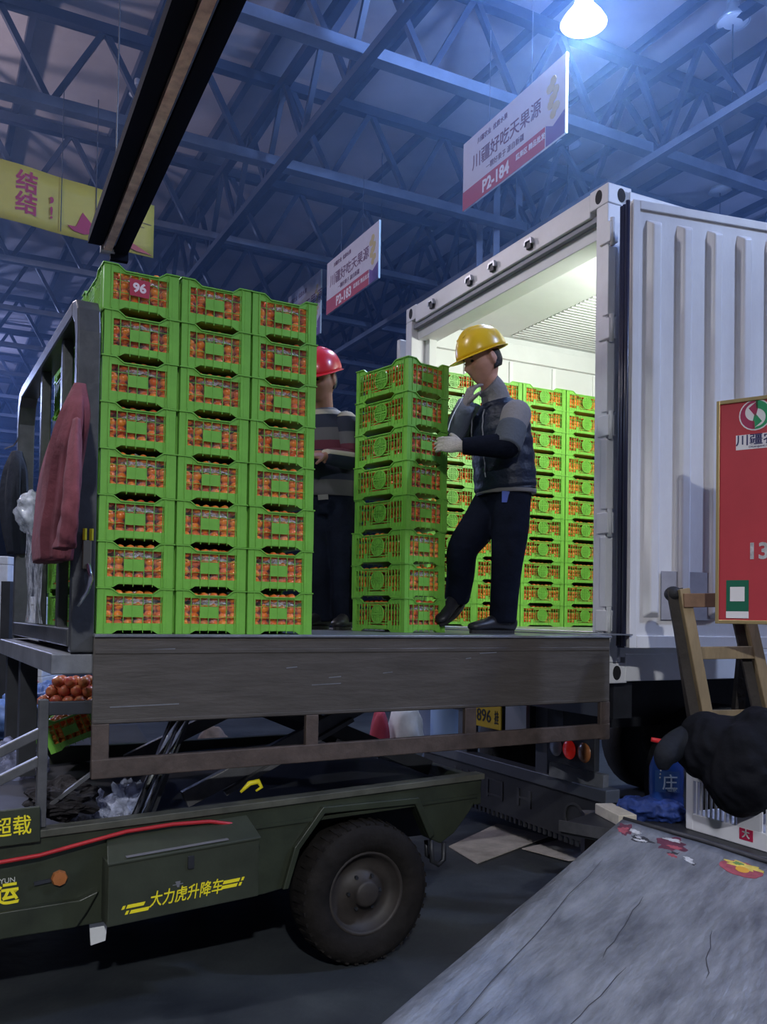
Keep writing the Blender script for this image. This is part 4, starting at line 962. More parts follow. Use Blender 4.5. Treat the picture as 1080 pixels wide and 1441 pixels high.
# knitted shirt: collar and sleeves
limb(MB(), [pt(701, 578, D0), pt(698, 562, D0 - 0.01), pt(694, 550, D0 - 0.02), pt(687, 542, D0 - 0.03)], [(0.10, 0.085), (0.080, 0.078), (0.073, 0.074), (0.072, 0.074)], ref=Sb).build('collar', GREYK, y1, smooth=True)
def mix(a, b, t): return a + (b - a) * t
limb(MB(), [Lsh + (Lsh - Lel) * 0.22, Lsh, mix(Lsh, Lel, 0.55)], [0.062, 0.080, 0.072]).build('sleeve', GREYK, y1, smooth=True)
limb(MB(), [mix(Lsh, Lel, 0.42), mix(Lsh, Lel, 0.75), Lel + (Lel - Lsh) * 0.10], [0.077, 0.080, 0.074]).build('sleeve_patch', PATCH, y1, smooth=True)
limb(MB(), [mix(Lsh, Lel, 0.85), Lel, mix(Lel, Lwr, 0.3), mix(Lel, Lwr, 0.75), Lwr], [0.070, 0.070, 0.062, 0.050, 0.044]).build('forearm_sleeve', SLEEVE, y1, smooth=True)
limb(MB(), [Rsh, mix(Rsh, Rel, 0.5), Rel], [0.080, 0.072, 0.066]).build('sleeve', M('sleeve_dark_green', (0.02, 0.035, 0.03), 0.85, bump=0.3), y1, smooth=True)
limb(MB(), [Rel + (Rel - Rwr) * 0.05, mix(Rel, Rwr, 0.4), Rwr + (Rwr - Rel) * 0.05], [0.062, 0.064, 0.050]).build('forearm_sleeve', M('sleeve_blue_grey', (0.16, 0.18, 0.24), 0.85, bump=0.4), y1, smooth=True)
gl = MB(); hand_into(gl, Lwr + Vector((-0.012, 0, 0)), Vector((-0.93, 0.33, 0.20)), Vector((-0.10, 0.95, -0.3)), 1.05, thumb=-1, curl=(0.30, 0.30, 0.2), fat=1.12)
gl.build('glove', GLOVE, y1, remesh=0.0035)
gl = MB(); hand_into(gl, Rwr, (pt(665, 540, 4.79) - Rwr), Vector((0.75, 0.1, 0.5)), 0.98, thumb=-1, curl=(0.5, 0.6, 0.5), fat=1.1)
gl.build('glove', M('glove_grey', (0.30, 0.26, 0.27), 0.95, bump=0.5, bscale=120), y1, remesh=0.0035)
# padded vest: quilted body with arm openings
ve = MB(); P, Rr = smooth_path([pt(712, 694, D0), pt(711, 684, D0), pt(709, 655, D0), pt(706, 625, D0), pt(703, 598, D0), pt(700, 578, D0), pt(697, 566, D0)],
                               [(0.182, 0.142), (0.190, 0.150), (0.190, 0.150), (0.192, 0.146), (0.188, 0.132), (0.150, 0.105), (0.085, 0.082)], 6)
Rr = [(a * (1 + 0.018 * math.sin(i * 1.5)), b * (1 + 0.018 * math.sin(i * 1.5))) for i, (a, b) in enumerate(Rr)]
ve.tube(P, Rr, 32, ref=Sb)
vest = ve.build('vest', NAVY, y1, smooth=True)
limb(MB(), [pt(712, 696, D0), pt(712, 691, D0)], [(0.186, 0.146), (0.187, 0.147)], 32, ref=Sb).build('vest_hem', M('hem_grey', (0.16, 0.15, 0.15), 0.8), vest, smooth=True)
for q in (-0.10, 0.015):                                   # front zip and pocket piping
    Z = [c_ + Fb * (rb_ + 0.001) * math.sqrt(1 - (q / 0.19) ** 2) + Sb * q for c_, (ra_, rb_) in list(zip(P, Rr))[8:30]]
    MB().tube(Z, 0.004, 6).build('zip' if q > 0 else 'piping', M('piping_grey', (0.22, 0.23, 0.27), 0.6), vest)
tr2 = MB()
limb(tr2, [pt(711, 722, D0), pt(711, 700, D0), pt(711, 684, D0)], [(0.13, 0.11), (0.165, 0.125), (0.160, 0.120)], 24, ref=Sb)
limb(tr2, [Lhip + Vector((0, 0, 0.03)), mix(Lhip, Lkn, 0.5), Lkn, mix(Lkn, Lan, 0.5), Lan - Vector((0, 0, 0.035))], [0.100, 0.100, 0.085, 0.078, 0.074], 20)
limb(tr2, [Rhip + Vector((0, 0, 0.03)), mix(Rhip, Rkn, 0.5), Rkn + Fb * 0.01, mix(Rkn, Ran, 0.5), Ran], [0.100, 0.102, 0.086, 0.078, 0.070], 20)
tr2.build('trousers', TROUS, y1, remesh=0.009)
shoe(y1, Lan, (-0.85, -0.45, 0), SHOE, sole_z=PZ)
shoe(y1, pt(645, 857, 4.97), (-0.55, -0.8, 0), SHOE, pitch=R(28))
MB().box(-0.02, -0.004, -0.03, 0.02, 0.004, 0.03).build('belt_tag', M('tag_blue', (0.02, 0.06, 0.35), 0.5), y1).location = pt(712, 699, 4.70)
(MB().tube(smooth_path([pt(x, y, d) for x, y, d in ((631, 606, 4.62), (634, 594, 4.66), (641, 578, 4.70), (648, 566, 4.73), (652, 556, 4.76))], [1] * 5)[0], 0.0025, 6).build('earphone_cord', WHITE, y1, smooth=True))

# ---- man in the red helmet
y2 = thing('person', 'person in red helmet and striped sweater half hidden behind the front stacks', 'person', (0, 0, 0))
F2 = Vector((-0.45, -0.89, 0)).normalized(); S2 = Vector((0, 0, 1)).cross(F2); E0 = 5.30
h2 = pt(453, 536, 5.24); hf2 = Vector((-0.50, -0.80, -0.28)).normalized(); hu2 = Vector((-0.1, -0.2, 0.97))
L2s, L2e, L2w = pt(488, 598, 5.22), pt(497, 646, 5.16), pt(458, 642, 5.02)
R2s, R2e, R2w = pt(424, 602, 5.38), pt(414, 650, 5.32), pt(436, 640, 5.10)
zf = PZ
def grd(x, d, z): q = pt(x, 860, d); return Vector((q.x, q.y, z))
L2h, L2k, L2a = pt(480, 706, 5.27), pt(486, 795, 5.24), grd(487, 5.27, zf + 0.10)
R2h, R2k, R2a = pt(450, 706, 5.33), pt(452, 795, 5.30), grd(453, 5.33, zf + 0.10)
c2 = pt(456, 582, E0)
b2 = MB()
t2 = [pt(465, 706, E0), pt(463, 660, E0), pt(460, 625, E0), pt(458, 600, E0), pt(456, 588, E0), c2]
limb(b2, t2, [(0.15, 0.10), (0.14, 0.10), (0.16, 0.11), (0.16, 0.10), (0.09, 0.07), (0.055, 0.055)], ref=S2)
limb(b2, [c2 - Vector((0, 0, 0.05)), c2, h2 - hu2 * 0.06], [0.062, 0.058, 0.056])
for P_, R_ in (([L2s, L2e, L2w], [0.05, 0.04, 0.028]), ([R2s, R2e, R2w], [0.05, 0.04, 0.028]), ([L2h, L2k, L2a], [0.085, 0.056, 0.042]), ([R2h, R2k, R2a], [0.085, 0.056, 0.042])):
    b2.tube([P_[0], (P_[0] + P_[1]) / 2, P_[1], (P_[1] + P_[2]) / 2, P_[2]], [R_[0], (R_[0] + R_[1]) / 2, R_[1], R_[1] * 0.95, R_[2]], 14)
head_into(b2, h2, hf2, hu2, 1.05)
hand_into(b2, L2w, Vector((-0.85, -0.4, -0.05)), Vector((0.2, 0.5, -0.8)), 1.0, thumb=1, curl=(0.4, 0.5, 0.4))
hand_into(b2, R2w, Vector((0.7, -0.6, -0.05)), Vector((0.2, 0.5, -0.8)), 1.0, thumb=-1, curl=(0.4, 0.5, 0.4))
b2.build('body', SKIN_SHADED, y2, remesh=0.006)
hs2 = hu2.cross(hf2).normalized(); hp2 = hf2.cross(hs2).normalized()
eyes(y2, h2, hf2, hs2, hp2, 1.05); hair_cap(y2, h2, hf2, hs2, hp2, 1.05)
helmet(y2, h2, hf2, hs2, hp2, M('helmet_red', (0.62, 0.02, 0.035), 0.28, coat=0.3), 1.05, 0.045)
nv, gy, mr, be, tp_ = (0.010, 0.014, 0.035), (0.085, 0.08, 0.095), (0.09, 0.012, 0.03), (0.38, 0.33, 0.27), (0.07, 0.066, 0.075)
KNIT = stripes('striped_knit', [(0.0, tp_), (0.17, nv), (0.36, gy), (0.42, nv), (0.50, mr), (0.60, gy), (0.74, nv), (0.90, be), (0.96, gy)])
SLV = stripes('striped_sleeve', [(0.0, nv), (0.18, be), (0.26, mr), (0.42, gy), (0.62, nv), (0.88, be)])
sw = MB()
limb(sw, [pt(465, 700, E0), pt(465, 690, E0), pt(463, 655, E0), pt(460, 625, E0), pt(458, 604, E0), pt(457, 588, E0), pt(456, 577, E0)], [(0.172, 0.135), (0.178, 0.142), (0.180, 0.142), (0.190, 0.138), (0.182, 0.122), (0.13, 0.095), (0.075, 0.075)], 24, ref=S2)
sw.build('sweater', KNIT, y2, smooth=True)
for a_, b_, c_ in ((L2s, L2e, L2w), (R2s, R2e, R2w)):
    limb(MB(), [mix(a_, c2, 0.25), a_, mix(a_, b_, 0.5), b_, mix(b_, c_, 0.5), c_], [0.060, 0.078, 0.068, 0.062, 0.055, 0.044]).build('sleeve', SLV, y2, smooth=True)
tr3 = MB()
limb(tr3, [pt(465, 726, E0), pt(465, 706, E0), pt(465, 690, E0)], [(0.13, 0.11), (0.165, 0.125), (0.160, 0.120)], 24, ref=S2)
for a_, b_, c_ in ((L2h, L2k, L2a), (R2h, R2k, R2a)):
    limb(tr3, [a_ + Vector((0, 0, 0.03)), mix(a_, b_, 0.5), b_, mix(b_, c_, 0.5), c_ - Vector((0, 0, 0.05))], [0.100, 0.096, 0.082, 0.078, 0.078], 20)
tr3.build('trousers', TROUS, y2, remesh=0.009)
shoe(y2, L2a, (-0.2, -0.95, 0), SHOE, sole_z=zf); shoe(y2, R2a, (-0.45, -0.85, 0), SHOE, sole_z=zf)
MB().bar(pt(448, 700, 5.14), pt(462, 699, 5.15), 0.01, 0.03).build('belt_buckle', M('hem_grey', (0, 0, 0)), y2)

# ================================================================= props at the right
# steel ramp sheet, tilted up and away
rA = Vector((0.985, 3.62, 0.746)); d1 = Vector((0.627, 0.753, 0.198)).normalized(); d2_ = Vector((-0.754, 0.640, 0.148)); d2_ = (d2_ - d1 * d2_.dot(d1)).normalized()
rn = d1.cross(d2_)
Mramp = M('worn_ramp_sheet', (0.25, 0.26, 0.285), 0.5, 0.15, var=0.0, vscale=4.2, bump=0.45, bscale=16, col2=(0.085, 0.09, 0.105), stretch=(0.8, 2.4, 1))
rp_ = thing('steel_ramp', 'worn grey steel ramp sheet with torn stickers in the foreground', 'ramp', rA)
mr_ = Matrix.Identity(4)
for i in range(3):
    mr_[i][0] = -d1[i]; mr_[i][1] = -d2_[i]; mr_[i][2] = rn[i]; mr_[i][3] = rA[i]
rp_.matrix_world = mr_
def bumpy(a, b): return (2.45 * a, 1.25 * b, 0.004 * noise.noise((a * 6, b * 5, 0)))
sh_ = MB().sheet(40, 24, bumpy); sh_.build('ramp_sheet', Mramp, rp_, smooth=True, solid=0.012)
bar('edge_rail', M('ramp_edge', (0.16, 0.17, 0.21), 0.45, 0.4, var=0.3), rp_, (0.0, 0.006, -0.025), (2.45, 0.006, -0.025), 0.03, 0.04, 0.003)
MB().tube([(-0.004, 0, 0.004), (-0.012, 0.3, 0.012), (-0.008, 0.7, 0.010), (-0.01, 1.25, 0.008)], 0.010, 8).build('rolled_lip', M('lip_dark', (0.05, 0.05, 0.06), 0.5, 0.3, var=0.4), rp_, smooth=True)
for y0 in (0.15, 1.0): bar('cross_bearer', DARK, rp_, (0.1, y0, -0.04), (2.3, y0, -0.04), 0.05, 0.05)
for k, (x0, y0, x1, y1_) in enumerate(((0.35, 0.08, 1.5, 0.16), (0.5, 0.30, 0.9, 0.34), (0.9, 0.42, 1.35, 0.40), (0.55, 0.55, 0.8, 0.62), (1.3, 0.2, 1.9, 0.22))):
    P = [(x0 + (x1 - x0) * t / 8, y0 + (y1_ - y0) * t / 8 + 0.012 * noise.noise((t * 0.8, k * 3.1, 0)), 0.0085) for t in range(9)]
    MB().tube(P, [0.0005] + [0.0016] * 7 + [0.0005], 5, flat=0.3).build('scratch', M('scratch_dark', (0.03, 0.03, 0.035), 0.6), rp_)
def blob(cx, cy, rx, ry, rot, seed, z=0.0075, n=40, rough=0.6):
    out = []
    for k in range(n):
        t = 2 * math.pi * k / n; q = 1 + rough * noise.noise((math.cos(t) * 2.6 + seed * 3.3, math.sin(t) * 2.6, seed * 0.7))
        x, y = rx * q * math.cos(t), ry * q * math.sin(t)
        out.append((cx + x * math.cos(rot) - y * math.sin(rot), cy + x * math.sin(rot) + y * math.cos(rot)))
    return out
fz = lambda a, b, d: (a, b, d)
Mred = M('sticker_red', (0.30, 0.06, 0.08), 0.6, var=0.3, vscale=30); Mwht = M('sticker_white', (0.46, 0.46, 0.48), 0.6, var=0.35, vscale=40)
Mmar = M('sticker_maroon', (0.10, 0.02, 0.04), 0.6, var=0.4, vscale=30); Mblk = M('sticker_black', (0.025, 0.025, 0.03), 0.6)
Mylw = M('sticker_yellow', (0.55, 0.42, 0.08), 0.6, var=0.3, vscale=30)
def sticker(parts, name='torn_sticker'):
    o = None
    for (pl, mt, z) in parts:
        q = MB().prism(pl, fz, 0.002, z).build(name if o is None else 'sticker_print', mt, rp_ if o is None else o); o = o or q
sticker([(blob(0.08, 0.045, 0.05, 0.030, 0.3, 1), Mmar, 0.0080), (blob(0.095, 0.045, 0.026, 0.02, 0, 2), Mred, 0.0088), (blob(0.075, 0.085, 0.014, 0.022, 0, 3), Mwht, 0.0090)])
sticker([(blob(0.12, 0.125, 0.024, 0.04, 0.2, 4), Mblk, 0.0080), (blob(0.112, 0.115, 0.008, 0.012, 0, 5), Mwht, 0.0088), (blob(0.126, 0.14, 0.008, 0.014, 0, 6), Mwht, 0.0088), (blob(0.135, 0.12, 0.006, 0.02, 0, 7), Mwht, 0.0088)])
sticker([(blob(0.08, 0.235, 0.055, 0.055, 0.2, 8), Mmar, 0.0080), (blob(0.05, 0.225, 0.012, 0.03, 0.2, 9), Mwht, 0.0088), (blob(0.10, 0.255, 0.012, 0.028, 0.1, 10), Mred, 0.0088)])
sticker([(blob(0.155, 0.30, 0.024, 0.055, -0.3, 11), Mblk, 0.0080), (blob(0.15, 0.325, 0.010, 0.018, -0.3, 12), Mwht, 0.0088), (blob(0.165, 0.27, 0.010, 0.018, -0.3, 13), Mred, 0.0088), (blob(0.168, 0.335, 0.007, 0.02, -0.3, 14), Mwht, 0.0088)])
sticker([(blob(0.10, 0.50, 0.052, 0.075, 0.0, 15, rough=0.1), Mred, 0.0080), (blob(0.075, 0.50, 0.022, 0.06, 0.0, 16), Mylw, 0.0088), (blob(0.105, 0.505, 0.020, 0.024, 0.0, 17, rough=0.05), M('sticker_orange', (0.6, 0.3, 0.03), 0.6), 0.0092), (blob(0.07, 0.48, 0.012, 0.018, 0, 18), M('sticker_green', (0.12, 0.22, 0.06), 0.6), 0.0094)])
for (x0, y0) in ((0.25, 0.1), (0.25, 1.1), (1.9, 0.1), (1.9, 1.1)):
    p = mr_ @ Vector((x0, y0, -0.03))
    lg = MB().bar((p.x, p.y, 0.02), p, 0.05, 0.05).build('leg', DARK); lg.parent = rp_; lg.matrix_parent_inverse = mr_.inverted()

# flat cart bed behind the ramp lip
BZ = 0.62
bed_c = thing('flat_cart', 'low dark flatbed cart holding the white basket behind the ramp', 'cart', (1.25, 3.95, 0), math.atan2(-0.640, 0.754))
box('bed', DARK, bed_c, -0.42, -0.16, BZ - 0.05, 1.2, 0.55, BZ, 0.006)
for x0, y0 in ((-0.38, 0.42), (1.1, 0.42), (1.1, -0.1)):
    box('leg', DARK, bed_c, x0, y0, 0.02, x0 + 0.06, y0 + 0.06, BZ - 0.05)
bar('front_angle', M('angle_iron', (0.09, 0.09, 0.10), 0.4, 0.5, var=0.3), bed_c, (-0.42, -0.165, BZ - 0.01), (1.2, -0.165, BZ - 0.01), 0.012, 0.05)
def zat(x, y, z):
    d = pt(x, y, 1) - CAM; return CAM + d * ((z - CAM_Z) / d.z)
# white plastic basket
bp0, bp1 = zat(965, 1166, BZ), zat(1085, 1202, BZ); bdv = bp1 - bp0
wbk = thing('white_basket', 'white slotted plastic basket with a red label, on the cart', 'basket', (bp0.x, bp0.y, BZ + 0.001), math.atan2(bdv.y, bdv.x))
Mwb = M('basket_white', (0.72, 0.72, 0.78), 0.4)
BL, BW, BHt = 0.56, 0.38, 0.27
bs = MB()
for (x0, y0) in ((0, 0), (BL - 0.045, 0), (0, BW - 0.045), (BL - 0.045, BW - 0.045)):
    bs.box(x0, y0, 0, x0 + 0.045, y0 + 0.045, BHt)
bs.box(0.01, 0.01, 0.0, BL - 0.01, BW - 0.01, 0.012)
bs.build('frame', Mwb, wbk, bevel=0.006)
for y0 in (0.002, BW - 0.014):
    box('bottom_band', Mwb, wbk, 0.04, y0, 0.0, BL - 0.04, y0 + 0.012, 0.075, 0.004)
    box('top_band', Mwb, wbk, 0.04, y0, BHt - 0.05, BL - 0.04, y0 + 0.012, BHt - 0.01, 0.004)
for x0 in (0.002, BL - 0.014):
    box('bottom_band', Mwb, wbk, x0, 0.04, 0.0, x0 + 0.012, BW - 0.04, 0.075, 0.004)
    box('top_band', Mwb, wbk, x0, 0.04, BHt - 0.05, x0 + 0.012, BW - 0.04, BHt - 0.01, 0.004)
for k in range(17):
    x0 = 0.058 + 0.027 * k
    if 0.30 < x0 < 0.40: continue
    box('slat', Mwb, wbk, x0, 0.004, 0.07, x0 + 0.008, 0.012, BHt - 0.04)
for k in range(10):
    box('slat', Mwb, wbk, 0.004, 0.058 + 0.029 * k, 0.07, 0.012, 0.066 + 0.029 * k, BHt - 0.04)
box('solid_panel', Mwb, wbk, 0.29, 0.003, 0.07, 0.41, 0.012, BHt - 0.04)
rl = MB().box(0.305, 0.0, 0.025, 0.375, 0.0025, 0.072).build('red_label', M('label_crimson', (0.45, 0.015, 0.07), 0.5), wbk)
text('lettering', '大', 0.04, Mwht, rl, (0.34, -0.0015, 0.05), bold=0.001)
# black jackets piled in the basket
Mjk = M('jacket_black', (0.005, 0.0055, 0.009), 0.8, var=0.3, vscale=6, bump=0.8, bscale=9, spec=0.15)
def lump(c, rx, ry, rz, seed, amp=0.16, fr=2.2, fold=0.0):
    return MB().ball(c, rx, ry, rz, 40, 26, lambda d: 1 + amp * noise.noise((d.x * fr + seed, d.y * fr, d.z * fr)) + amp * 0.4 * noise.noise((d.x * fr * 2.6, d.y * fr * 2.6 + seed, d.z * fr * 2.6)) + fold * math.sin(11 * math.atan2(d.y, d.x) + 6 * noise.noise((d.x * 2, d.y * 2, d.z * 2 + seed))) * (1 - d.z * d.z))
j1 = pt(1052, 1078, 3.74); j2 = pt(1005, 1050, 3.85); j3 = pt(968, 1060, 3.88); j4 = pt(1075, 1050, 3.75)
jk = lump(j1, 0.20, 0.19, 0.21, 3, 0.12, 1.6, 0.05); jk.v += []; 
for c, r_, sd_ in ((j2, 0.15, 9), (j4, 0.16, 21)):
    b_ = lump(c, r_ * 1.1, r_ * 1.1, r_, sd_, 0.14, 1.6, 0.05); jk.add(b_.v, b_.f)
tag(jk.build('black_jacket', Mjk, remesh=0.01), 'bulky black jacket heaped over the white basket', 'jacket')
sl_ = MB(); limb(sl_, [pt(1000, 1045, 3.84), pt(975, 1040, 3.86), pt(950, 1050, 3.84), pt(936, 1066, 3.80), pt(934, 1084, 3.79)], [0.075, 0.07, 0.062, 0.05, 0.02])
tag(sl_.build('dark_sleeve_bundle', M('jacket_slate', (0.010, 0.012, 0.018), 0.75, bump=0.7, bscale=12, spec=0.2), smooth=True, sub=1), 'dark grey jacket sleeve drooping left of the white basket', 'jacket')
# blue water jug with a red handle
jp = zat(938, 1150, BZ); jg = thing('blue_jug', 'blue plastic jug with a red handle and printed label', 'jug', (jp.x, jp.y, BZ + 0.001))
Mblue = M('jug_blue', (0.012, 0.045, 0.20), 0.25)
MB().lathe([(0.001, 0.0), (0.075, 0.0), (0.082, 0.012), (0.080, 0.10), (0.076, 0.11), (0.080, 0.12), (0.080, 0.24), (0.06, 0.29), (0.028, 0.315), (0.026, 0.33), (0.001, 0.33)], lambda x, y, h: (x, y, h), 28).build('jug_body', Mblue, jg, smooth=True)
MB().lathe([(0.001, 0.355), (0.030, 0.353), (0.031, 0.33), (0.026, 0.325)], lambda x, y, h: (x, y, h), 20).build('cap', Mblue, jg, smooth=True)
MB().tube([(0.03, -0.02, 0.345), (-0.02, -0.045, 0.360), (-0.085, -0.035, 0.372)], [0.012, 0.013, 0.011], 8).build('red_handle', M('handle_red', (0.60, 0.02, 0.025), 0.4), jg, smooth=True)
lbx_ = MB().sheet(10, 1, lambda a, b: (0.0815 * math.sin(-1.0 + 1.5 * a), -0.0815 * math.cos(-1.0 + 1.5 * a), 0.13 + 0.10 * b)).build('jug_label', M('jug_label', (0.02, 0.07, 0.22), 0.4), jg, smooth=True)
text('lettering', '庄', 0.075, M('jug_text', (0.40, 0.48, 0.55), 0.4), lbx_, (-0.01, -0.0835, 0.175), bold=0.0005)
text('lettering', '山泉', 0.022, M('jug_text', (0, 0, 0)), lbx_, (0.0, -0.0835, 0.145))
for k in range(5): MB().ball((-0.045 - 0.0015 * k, -0.068 + 0.001 * k, 0.265 - 0.017 * k), 0.004, 0.003, 0.005, 8, 6).build('white_dot', Mwht, lbx_)
# crumpled blue cloth
bc = zat(905, 1152, BZ)
cl_ = MB()
for (dx, dy, r_, sd_) in ((0, 0, 0.085, 1), (0.08, -0.02, 0.075, 5), (-0.05, 0.03, 0.06, 9), (0.12, -0.05, 0.06, 12)):
    b_ = lump((bc.x + dx, bc.y + dy, BZ + 0.045), r_, r_, 0.055, sd_, 0.35, 3.0); cl_.add(b_.v, b_.f)
tag(cl_.build('blue_cloth', M('cloth_blue', (0.008, 0.03, 0.16), 0.7, var=0.4, vscale=14, bump=0.6, bscale=25), remesh=0.006), 'crumpled dark blue cloth beside the jug', 'cloth')
# pale timber offcut at the ramp corner
ta, tb_ = zat(850, 1133, 0.66), zat(884, 1150, 0.66)
tag(MB().bar((ta.x, ta.y, 0.645), (tb_.x, tb_.y, 0.645), 0.09, 0.05).build('timber_offcut', M('pale_timber', (0.55, 0.50, 0.42), 0.6, var=0.2, vscale=12), bevel=0.004), 'short pale timber block at the ramp corner', 'timber')
tag(MB().bar((ta.x - 0.05, ta.y + 0.04, 0.02), (ta.x - 0.05, ta.y + 0.04, 0.618), 0.08, 0.08).build('timber_post', M('timber_dark', (0.06, 0.05, 0.045), 0.7)), 'dark timber post under the pale offcut', 'timber')

# wooden ladder
Mwood = M('ladder_wood', (0.24, 0.175, 0.095), 0.7, var=0.4, vscale=5, bump=0.2, stretch=(1, 1, 0.2))
Mwood2 = M('ladder_wood_dark', (0.03, 0.024, 0.02), 0.75, var=0.35, vscale=5, bump=0.2)
ladd = thing('wooden_ladder', 'rough wooden ladder standing in front of the trailer door', 'ladder', (0, 0, 0))
def stile(xa, ya, xb, yb, D_, name='stile'):
    a = pt(xa, ya, D_); b = pt(xb, yb, D_ - 0.06); d = (b - a); t = (0.02 - a.z) / d.z; e = a + d * t
    o = MB().bar(a, e, 0.07, 0.052, up=(1, 0, 0)).build(name, Mwood, ladd, bevel=0.004)
    MB().bar(a + Vector((-0.034, 0.02, 0)), e + Vector((-0.034, 0.02, 0)), 0.02, 0.08, up=(1, 0, 0)).build('side_batten', Mwood2, o)
    return a, e
s1a, s1e = stile(961, 829, 995, 1012, 4.48)
s2a, s2e = stile(1052, 862, 1083, 1000, 4.48)
def rung(y, xl, xr, mt=Mwood, h=0.062, yr=None):
    bar('rung', mt, ladd, pt(xl, y, 4.44), pt(xr, yr or y - 1, 4.44), 0.03, h, 0.003)
rung(845, 962, 1053, M('rung_brown', (0.20, 0.11, 0.06), 0.7, var=0.3), 0.07); rung(919, 976, 1066); rung(1008, 992, 1083); rung(1095, 1008, 1100)
MB().ball(pt(948, 836, 4.52), 0.045, 0.05, 0.04, 16, 10).build('stile_pad', BLACK, ladd, smooth=True)
bar('prop_leg', Mwood2, ladd, pt(950, 838, 4.54), (s1e.x - 0.06, s1e.y + 0.12, 0.02), 0.05, 0.05)
bar('prop_leg', Mwood2, ladd, pt(1052, 862, 4.56), (1.85, 4.86, 0.02), 0.05, 0.05)
# red notice board in a gilt frame resting on the ladder
sdr = Vector((0.80, -0.60, 0)).normalized()
sb0 = pt(1011, 874, 4.25); SH, SW_ = 1.045, 0.80
sg = thing('red_signboard', 'red signboard in a thin gilt frame with a swirl logo', 'sign', sb0, math.atan2(sdr.y, sdr.x))
box('panel', M('sign_panel_red', (0.47, 0.045, 0.06), 0.45, var=0.08, vscale=3), sg, 0, 0, 0, SW_, 0.02, SH)
Mgilt = M('gilt_frame', (0.55, 0.42, 0.20), 0.35, 0.6)
for (x0, z0, x1, z1) in ((-0.012, -0.012, 0.004, SH + 0.012), (SW_ - 0.004, -0.012, SW_ + 0.012, SH + 0.012), (0.004, -0.012, SW_ - 0.004, 0.006), (0.004, SH - 0.006, SW_ - 0.004, SH + 0.012)):
    box('frame_strip', Mgilt, sg, x0, -0.008, z0, x1, 0.024, z1, 0.002)
# logo: two interlocking crescents on white
lc = (0.165, 0.972)
def ring_pts(r, t0, t1, n=14, cx=0, cz=0): return [(lc[0] + cx + r * math.cos(t0 + (t1 - t0) * k / n), lc[1] + cz + r * math.sin(t0 + (t1 - t0) * k / n)) for k in range(n + 1)]
fs_ = lambda a, b, d: (a, d, b)
lg_ = MB().prism([(lc[0] + 0.074 * math.cos(k * 0.2618), lc[1] + 0.074 * math.sin(k * 0.2618)) for k in range(24)], fs_, -0.0015, 0.0).build('logo', M('logo_white', (0.78, 0.75, 0.78), 0.5), sg)
def crescent(t0, mt):
    o_ = ring_pts(0.068, t0, t0 + math.pi * 1.05); i_ = ring_pts(0.043, t0 + math.pi * 1.05, t0 + 0.25, 14, 0.014 * math.cos(t0 + 0.4), 0.014 * math.sin(t0 + 0.4))
    MB().prism(o_ + i_, fs_, -0.003, -0.0015).build('logo_crescent', mt, lg_)
    tip = MB().prism([(lc[0] + 0.068 * math.cos(t0), lc[1] + 0.068 * math.sin(t0)), (lc[0] + 0.045 * math.cos(t0 + 0.9), lc[1] + 0.045 * math.sin(t0 + 0.9)), (lc[0] + 0.01 * math.cos(t0 + 3.5), lc[1] + 0.01 * math.sin(t0 + 3.5)), (lc[0] + 0.03 * math.cos(t0 - 0.2), lc[1] + 0.03 * math.sin(t0 - 0.2))], fs_, -0.003, -0.0015).build('logo_crescent', mt, lg_)
crescent(R(-100), M('logo_green', (0.02, 0.30, 0.12), 0.5)); crescent(R(80), M('logo_magenta', (0.38, 0.03, 0.10), 0.5))
lw = MB().box(0.078, -0.002, 0.812, 0.33, 0.0, 0.882).build('name_strip', M('logo_white', (0, 0, 0)), sg)
text('lettering', '川疆农业', 0.056, M('logo_navy', (0.03, 0.03, 0.12), 0.5), lw, (0.20, -0.003, 0.853), bold=0.0006, sx=1.1)
text('lettering', 'CHUANJIANG NONGYE', 0.012, M('logo_navy', (0, 0, 0)), lw, (0.20, -0.003, 0.822))
text('lettering', '13', 0.105, Mwht, sg, (0.180, -0.002, 0.327), bold=0.003)
qc = MB().box(0.038, -0.003, 0.045, 0.140, 0.0, 0.195).build('pay_card', M('card_green', (0.012, 0.13, 0.075), 0.4), sg)
box('card_square', M('logo_white', (0, 0, 0)), qc, 0.056, -0.0045, 0.095, 0.122, -0.003, 0.163)
box('card_strip', M('logo_white', (0, 0, 0)), qc, 0.038, -0.0045, 0.015, 0.140, -0.0, 0.047)

# ================================================================= props at the left
def drape(name, label, cat, pts, rad, mat, seed, sub=0, amp=0.02, n=28):
    """hanging cloth: gathered tube with folds"""
    P, Rr = smooth_path(pts, rad, 5); vs_ = []; N = len(P)
    for i, (p, r) in enumerate(zip(P, Rr)):
        for k in range(n):
            t = 2 * math.pi * k / n
            q = 1 + (0.26 * abs(math.sin(4 * t + seed + 0.07 * i)) ** 0.6 - 0.16 + 0.14 * math.sin(11 * t - 0.05 * i)) * min(1, i / 6) + 0.22 * noise.noise((math.cos(t) * 1.5 + seed, math.sin(t) * 1.5, i * 0.12))
            vs_.append(p + FX * (r[0] * q * math.cos(t)) + FY * (r[1] * q * math.sin(t)))
    fs2 = [(i*n+k, i*n+(k+1) % n, (i+1)*n+(k+1) % n, (i+1)*n+k) for i in range(N-1) for k in range(n)] + [tuple(range(n))[::-1], tuple(range((N-1)*n, N*n))]
    o = MB().add(vs_, fs2).build(name, mat, smooth=True)
    return tag(o, label, cat)
FX = Vector((1, 0, 0)); FY = Vector((0, 1, 0))
FX, FY = Vector((-math.sin(TY), math.cos(TY), 0)), Vector((math.cos(TY), math.sin(TY), 0))
